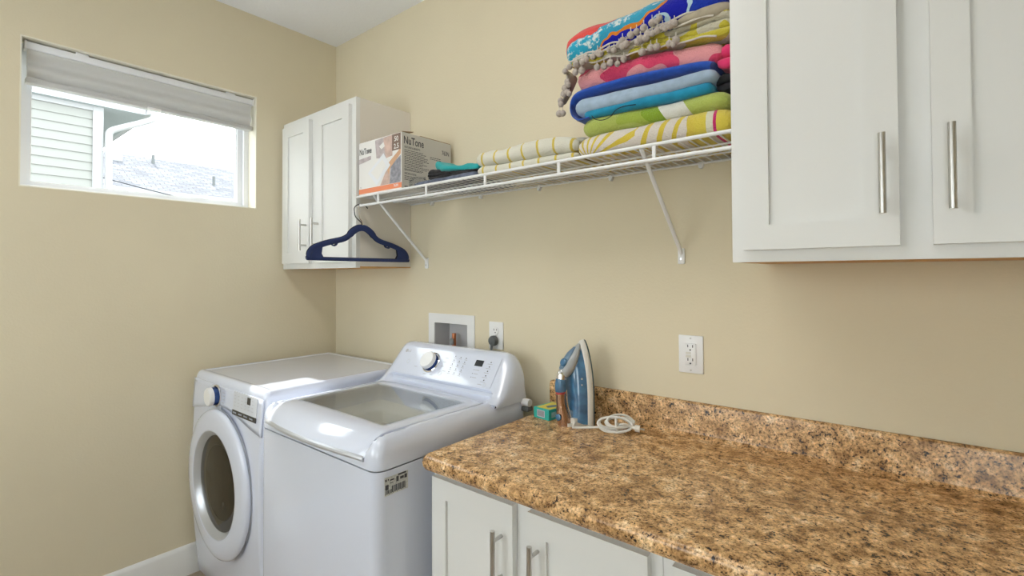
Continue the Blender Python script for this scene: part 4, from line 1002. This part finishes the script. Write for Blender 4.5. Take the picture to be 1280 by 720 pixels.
# nose housing carrying the front of the handle
def blob(pts, m, name, par=None, seg=14):
    bm = B(); secs = []
    for l, h, rw, rh in pts: secs.append([ip(rw*math.cos(a), l+rh*.25*math.sin(a)*0, h+rh*math.sin(a)) for a in [2*PI*k/seg for k in range(seg)]])
    loft(bm, secs); return mk(name, bm, m, par or ir, sharp=60)
blob([(.266, -.006, .005, .005), (.252, .006, .017, .012), (.230, .020, .026, .020), (.205, .034, .029, .027), (.185, .044, .027, .028), (.168, .052, .021, .022), (.158, .054, .012, .014)], 'iron_grey', 'nose_housing')
blob([(.256, .013, .006, .004), (.238, .030, .013, .010), (.210, .048, .017, .015), (.190, .057, .016, .015), (.178, .062, .008, .008)], 'iron_slate', 'nose_panel')
bm = B(); lathe(bm, [(.014, 0), (.014, .006), (.011, .009), (.001, .010)], ip(.005, .207, .058), IH+V(0, 0, .35), 20, False, True); mk('spray_button', bm, 'iron_blue', ir)
bm = B(); p_ = smooth_path([ip(0, .180, .046), ip(0, .176, .058), ip(0, .165, .066), ip(0, .145, .069)], 4); tube(bm, p_, [.0155]*len(p_), 16); mk('handle_neck', bm, 'chrome', ir)
bm = B(); p_ = [ip(0, .154, .0685), ip(0, .152, .069), ip(0, .130, .071), ip(0, .112, .071), ip(0, .110, .0705)]; tube(bm, p_, [.012, .017, .0185, .017, .012], 18); mk('temperature_dial', bm, 'iron_blue', ir)
bm = B(); p_ = [ip(0, .1115, .0705), ip(0, .108, .0705), ip(0, .1045, .0705)]; tube(bm, p_, .0163, 16); mk('red_ring', bm, 'iron_red', ir)
bm = B(); p_ = smooth_path([ip(0, .106, .0705), ip(0, .088, .070), ip(0, .065, .068), ip(0, .040, .064), ip(0, .020, .058), ip(0, .001, .052)], 4); n_ = len(p_)
tube(bm, p_, [.0158+.0115*max(0, (k/(n_-1)-.35)/.65) for k in range(n_)], 18); mk('handle', bm, 'iron_bronze', ir)
bm = B(); p_ = smooth_path([ip(.0155, .118, .0565), ip(.0165, .080, .055), ip(.019, .045, .048), ip(.024, .010, .040)], 4); tube(bm, p_, .0022, 8); mk('chrome_strip', bm, 'chrome', ir)
bm = B(); loft(bm, [[ip(w_, l, h) for w_, l, h in r_] for r_ in ([(-.034, .004, .02), (.034, .004, .02), (.030, .055, .022), (-.030, .055, .022)], [(-.024, .004, .048), (.024, .004, .048), (.014, .040, .050), (-.014, .040, .050)])]); bevel_all(bm, .006, 3); mk('lower_housing', bm, 'iron_slate', ir)
bm = B(); lathe(bm, [(.011, 0), (.011, .003), (.008, .0045), (.001, .005)], ip(.008, .030, .0835), IH+IW*.3, 18, False, True); mk('steam_button', bm, 'iron_blue', ir)
bm = B(); prism(bm, [ip(-.045, 0, -.004), ip(.045, 0, -.004), ip(.030, 0, .060), ip(-.030, 0, .060)], (0, 0, .010)); bevel_all(bm, .003, 2); mk('heel', bm, 'iron_white', ir)
bm = B(); prism(bm, [ip(.022, .008, .028), ip(.036, .008, .024), ip(.036, .026, .024), ip(.022, .026, .028)], IH*.018); bevel_all(bm, .002); mk('cord_inlet', bm, 'iron_white', ir)
# bundled cord
CB = V(1.840, -.128, .9142)
def loop(a, b_, tilt, rot, off, n_=14):
    out = []
    for k in range(n_):
        t = 2*PI*k/n_; q = V(a*math.cos(t), b_*math.sin(t)*math.cos(tilt), b_*math.sin(t)*math.sin(tilt))
        c_, s_ = math.cos(rot), math.sin(rot); out.append(CB+V(q.x*c_-q.y*s_, q.x*s_+q.y*c_, q.z)+Vector(off))
    return out
cp_ = [ip(.036, .018, .035), ip(.050, .012, .05), ip(.065, .007, .05)]
cp_ += loop(.050, .026, .9, .55, (-.008, -.008, .022))+loop(.046, .022, .45, .75, (.006, .002, .030))+loop(.054, .022, 1.2, .40, (-.004, -.012, .026))+loop(.042, .024, .7, .9, (.004, .006, .033))+loop(.047, .019, 1.0, .6, (-.012, .0, .026))
cp_ += loop(.019, .020, 1.45, 2.0, (-.002, -.004, .021), 10)+[CB+V(.02, -.01, .030), CB+V(.035, .004, .026), CB+V(.044, .010, .020)]
for q in cp_: q.z = max(q.z, .9180)
pth = smooth_path(cp_, 4)
for q in pth: q.z = max(q.z, .9180)
bm = B(); tube(bm, pth, .0037, 8); cd_ = mk('power_cord', bm, 'cord_white', ir)
bm = B(); a_ = CB+V(.042, .009, .020); d_ = V(.8, .35, -.1).normalized()
tube(bm, [a_, a_+d_*.010, a_+d_*.012, a_+d_*.026], [.0045, .006, .0105, .0105], 10); mk('plug', bm, 'cord_white', cd_)
bm = B(); sd_ = d_.cross(V(0, 0, 1)).normalized()
for s_ in (-.005, .005): tube(bm, [a_+d_*.026+sd_*s_, a_+d_*.040+sd_*s_], .0016, 6)
mk('prongs', bm, 'steel', cd_)

# ------------------------------------------------------------------ small soap carton
sx = thing('soap_carton', 'small teal and yellow carton lying beside the iron', 'box', (1.573, -.125, .9142))
def rotp(u_, v_, z): 
    a = math.radians(-8); c_, s_ = math.cos(a), math.sin(a); return V(1.530+u_*c_-v_*s_, -.158+u_*s_+v_*c_, .9142+z)
SW, SD, SH = .072, .095, .036
bm = B(); prism(bm, [rotp(0, 0, 0), rotp(SW, 0, 0), rotp(SW, SD, 0), rotp(0, SD, 0)], (0, 0, SH)); bevel_all(bm, .001, 1); mk('body', bm, 'soap_green', sx)
bm = B(); prism(bm, [rotp(.012, .004, SH), rotp(SW-.004, .010, SH), rotp(SW-.002, SD-.004, SH), rotp(.006, SD-.004, SH)], (0, 0, .0005)); mk('top_print', bm, 'soap_yellow', sx)
bm = B(); prism(bm, [rotp(.030, .030, SH+.0005), rotp(.046, .022, SH+.0005), rotp(.058, .050, SH+.0005), rotp(.044, .072, SH+.0005), rotp(.034, .055, SH+.0005)], (0, 0, .0005)); mk('emblem', bm, 'soap_blue', sx)
bm = B(); prism(bm, [rotp(.016, -.0006, .006), rotp(.052, -.0006, .006), rotp(.052, -.0006, SH-.006), rotp(.016, -.0006, SH-.006)], rotp(0, .0005, 0)-rotp(0, 0, 0)); bc = mk('barcode_patch', bm, 'barcode', sx)
bm = B()
for k in range(9): prism(bm, [rotp(.019+.0035*k, -.0010, .009), rotp(.019+.0035*k+.0014, -.0010, .009), rotp(.019+.0035*k+.0014, -.0010, SH-.008), rotp(.019+.0035*k, -.0010, SH-.008)], rotp(0, .0003, 0)-rotp(0, 0, 0))
o = mk('barcode', bm, 'dark_print', bc); o['kind'] = 'stuff'
bm = B(); prism(bm, [rotp(SW+.0006, .012, .008), rotp(SW+.0006, SD-.012, .008), rotp(SW+.0006, SD-.012, SH-.010), rotp(SW+.0006, .012, SH-.010)], rotp(.0004, 0, 0)-rotp(0, 0, 0)); mk('side_print', bm, mat('soap_pale', (.35, .58, .56), .4, var=.2, vscale=120), sx)
